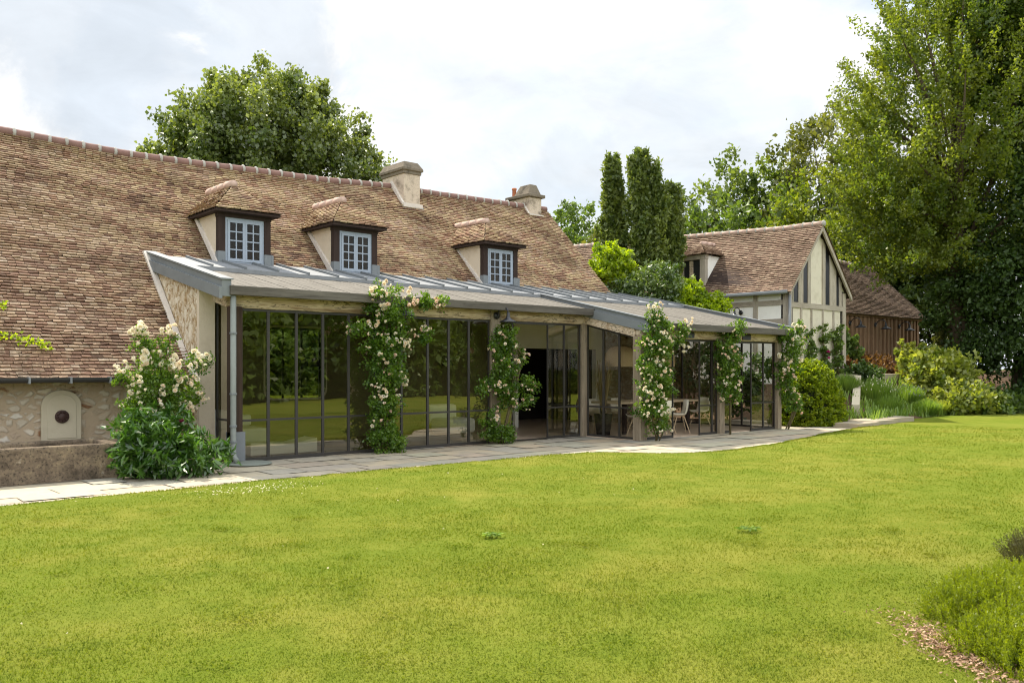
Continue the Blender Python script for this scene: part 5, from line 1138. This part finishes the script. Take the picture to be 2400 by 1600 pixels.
# mirror
MR = empty('wall_mirror', (2.35, 3.19, 1.), 'tall mirror with rounded top and thin pale rim on the inner wall', 'mirror')
def rrect(x0, x1, z0, z1, y, r=.22, n=7):
    p = []
    for cx_, cz_, a0 in ((x1 - r, z0 + r, -90), (x1 - r, z1 - r, 0), (x0 + r, z1 - r, 90), (x0 + r, z0 + r, 180)):
        for k in range(n): t = rad(a0 + 90 * k / (n - 1)); p.append((cx_ + r * math.cos(t), y, cz_ + r * math.sin(t)))
    return p
MB().prism(rrect(1.95, 3.45, .9, 2.5, 3.195), (0, -.03, 0)).build('rim', PLAQUE, MR); MB().prism(rrect(1.99, 3.41, .94, 2.46, 3.165), (0, -.006, 0)).build('mirror_glass', MIRROR, MR)
# sofa, ottoman, lamps
SF = empty('white_sofa', (1.2, 1.9, 0), 'white linen sofa inside behind the first glazed bays', 'sofa')
MB().box(.35, 1.35, 1.6, 2.6, .08, .44).build('seat', WHITEF, SF, bevel=.05); MB().box(.35, .55, 1.6, 2.6, .44, .8).build('backrest', WHITEF, SF, bevel=.05); MB().box(.56, 1.35, 2.4, 2.6, .44, .66).build('armrest', WHITEF, SF, bevel=.05)
OT = empty('low_bench', (1.0, .55, 0), 'low white folded bench just inside the glass', 'bench')
MB().prism([(.45, .45, .04), (1.75, .45, .04), (1.75, .45, .30), (1.3, .45, .22), (.45, .45, .27)], (0, .5, 0)).build('seat', WHITEF, OT, bevel=.015)
for lab, (x, z) in (('black cone wall lamp inside, left of the tallest rose', (3.0, 1.72)), ('black cone wall lamp inside, right of the tallest rose', (6.6, 1.75))):
    o = empty('cone_wall_lamp', (x, 3.19, z), lab, 'wall lamp', 'cone lamps on the inner wall')
    MB().tube([(x + .45, 3.15, z + .08), (x, 2.95, z + .1)], .01, 6).build('arm', BLACK, o); MB().lathe([(.03, .2), (.05, .08), (.15, -.1), (.14, -.1), (.03, .08)], (x, 2.9, z), 16).build('lamp_shade', BLACK, o, True)
AR = empty('white_armchair', (5.9, 1.6, 0), 'pale rounded armchair inside, left of the open door', 'armchair')
MB().box(5.5, 6.3, 1.4, 2.1, .1, .45).build('seat', WHITEF, AR, bevel=.08); MB().box(5.5, 6.3, 2.1, 2.3, .3, .75).build('backrest', WHITEF, AR, bevel=.08)
PB = empty('plant_pot', (8.95, -.1, 0), 'tall dried grasses in a dark pot behind the corner glass', 'plant')
MB().lathe([(.001, 0.012), (.16, .012), (.22, .5), (.2, .5), (.14, .1)], (8.95, -.1, 0), 18).build('pot', DARKROOM, PB, True)
rg = np.random.default_rng(77); n = 260; th = rg.uniform(0, 6.28, n); B = np.tile([8.95, -.1, .45], (n, 1)); tp = B + np.c_[np.cos(th) * .28 * rg.random(n), np.sin(th) * .28 * rg.random(n), rg.uniform(.7, 1.35, n)]; s = np.c_[-np.sin(th), np.cos(th), np.zeros(n)] * .006
np_mesh('foliage', np.stack([B - s, B + s, tp + s, tp - s], 1).reshape(-1, 3), 4, m_leaf('dry_grass', (.25, .18, .1), (.4, .3, .18), .3, .02), PB, rnd=rg.random(n))
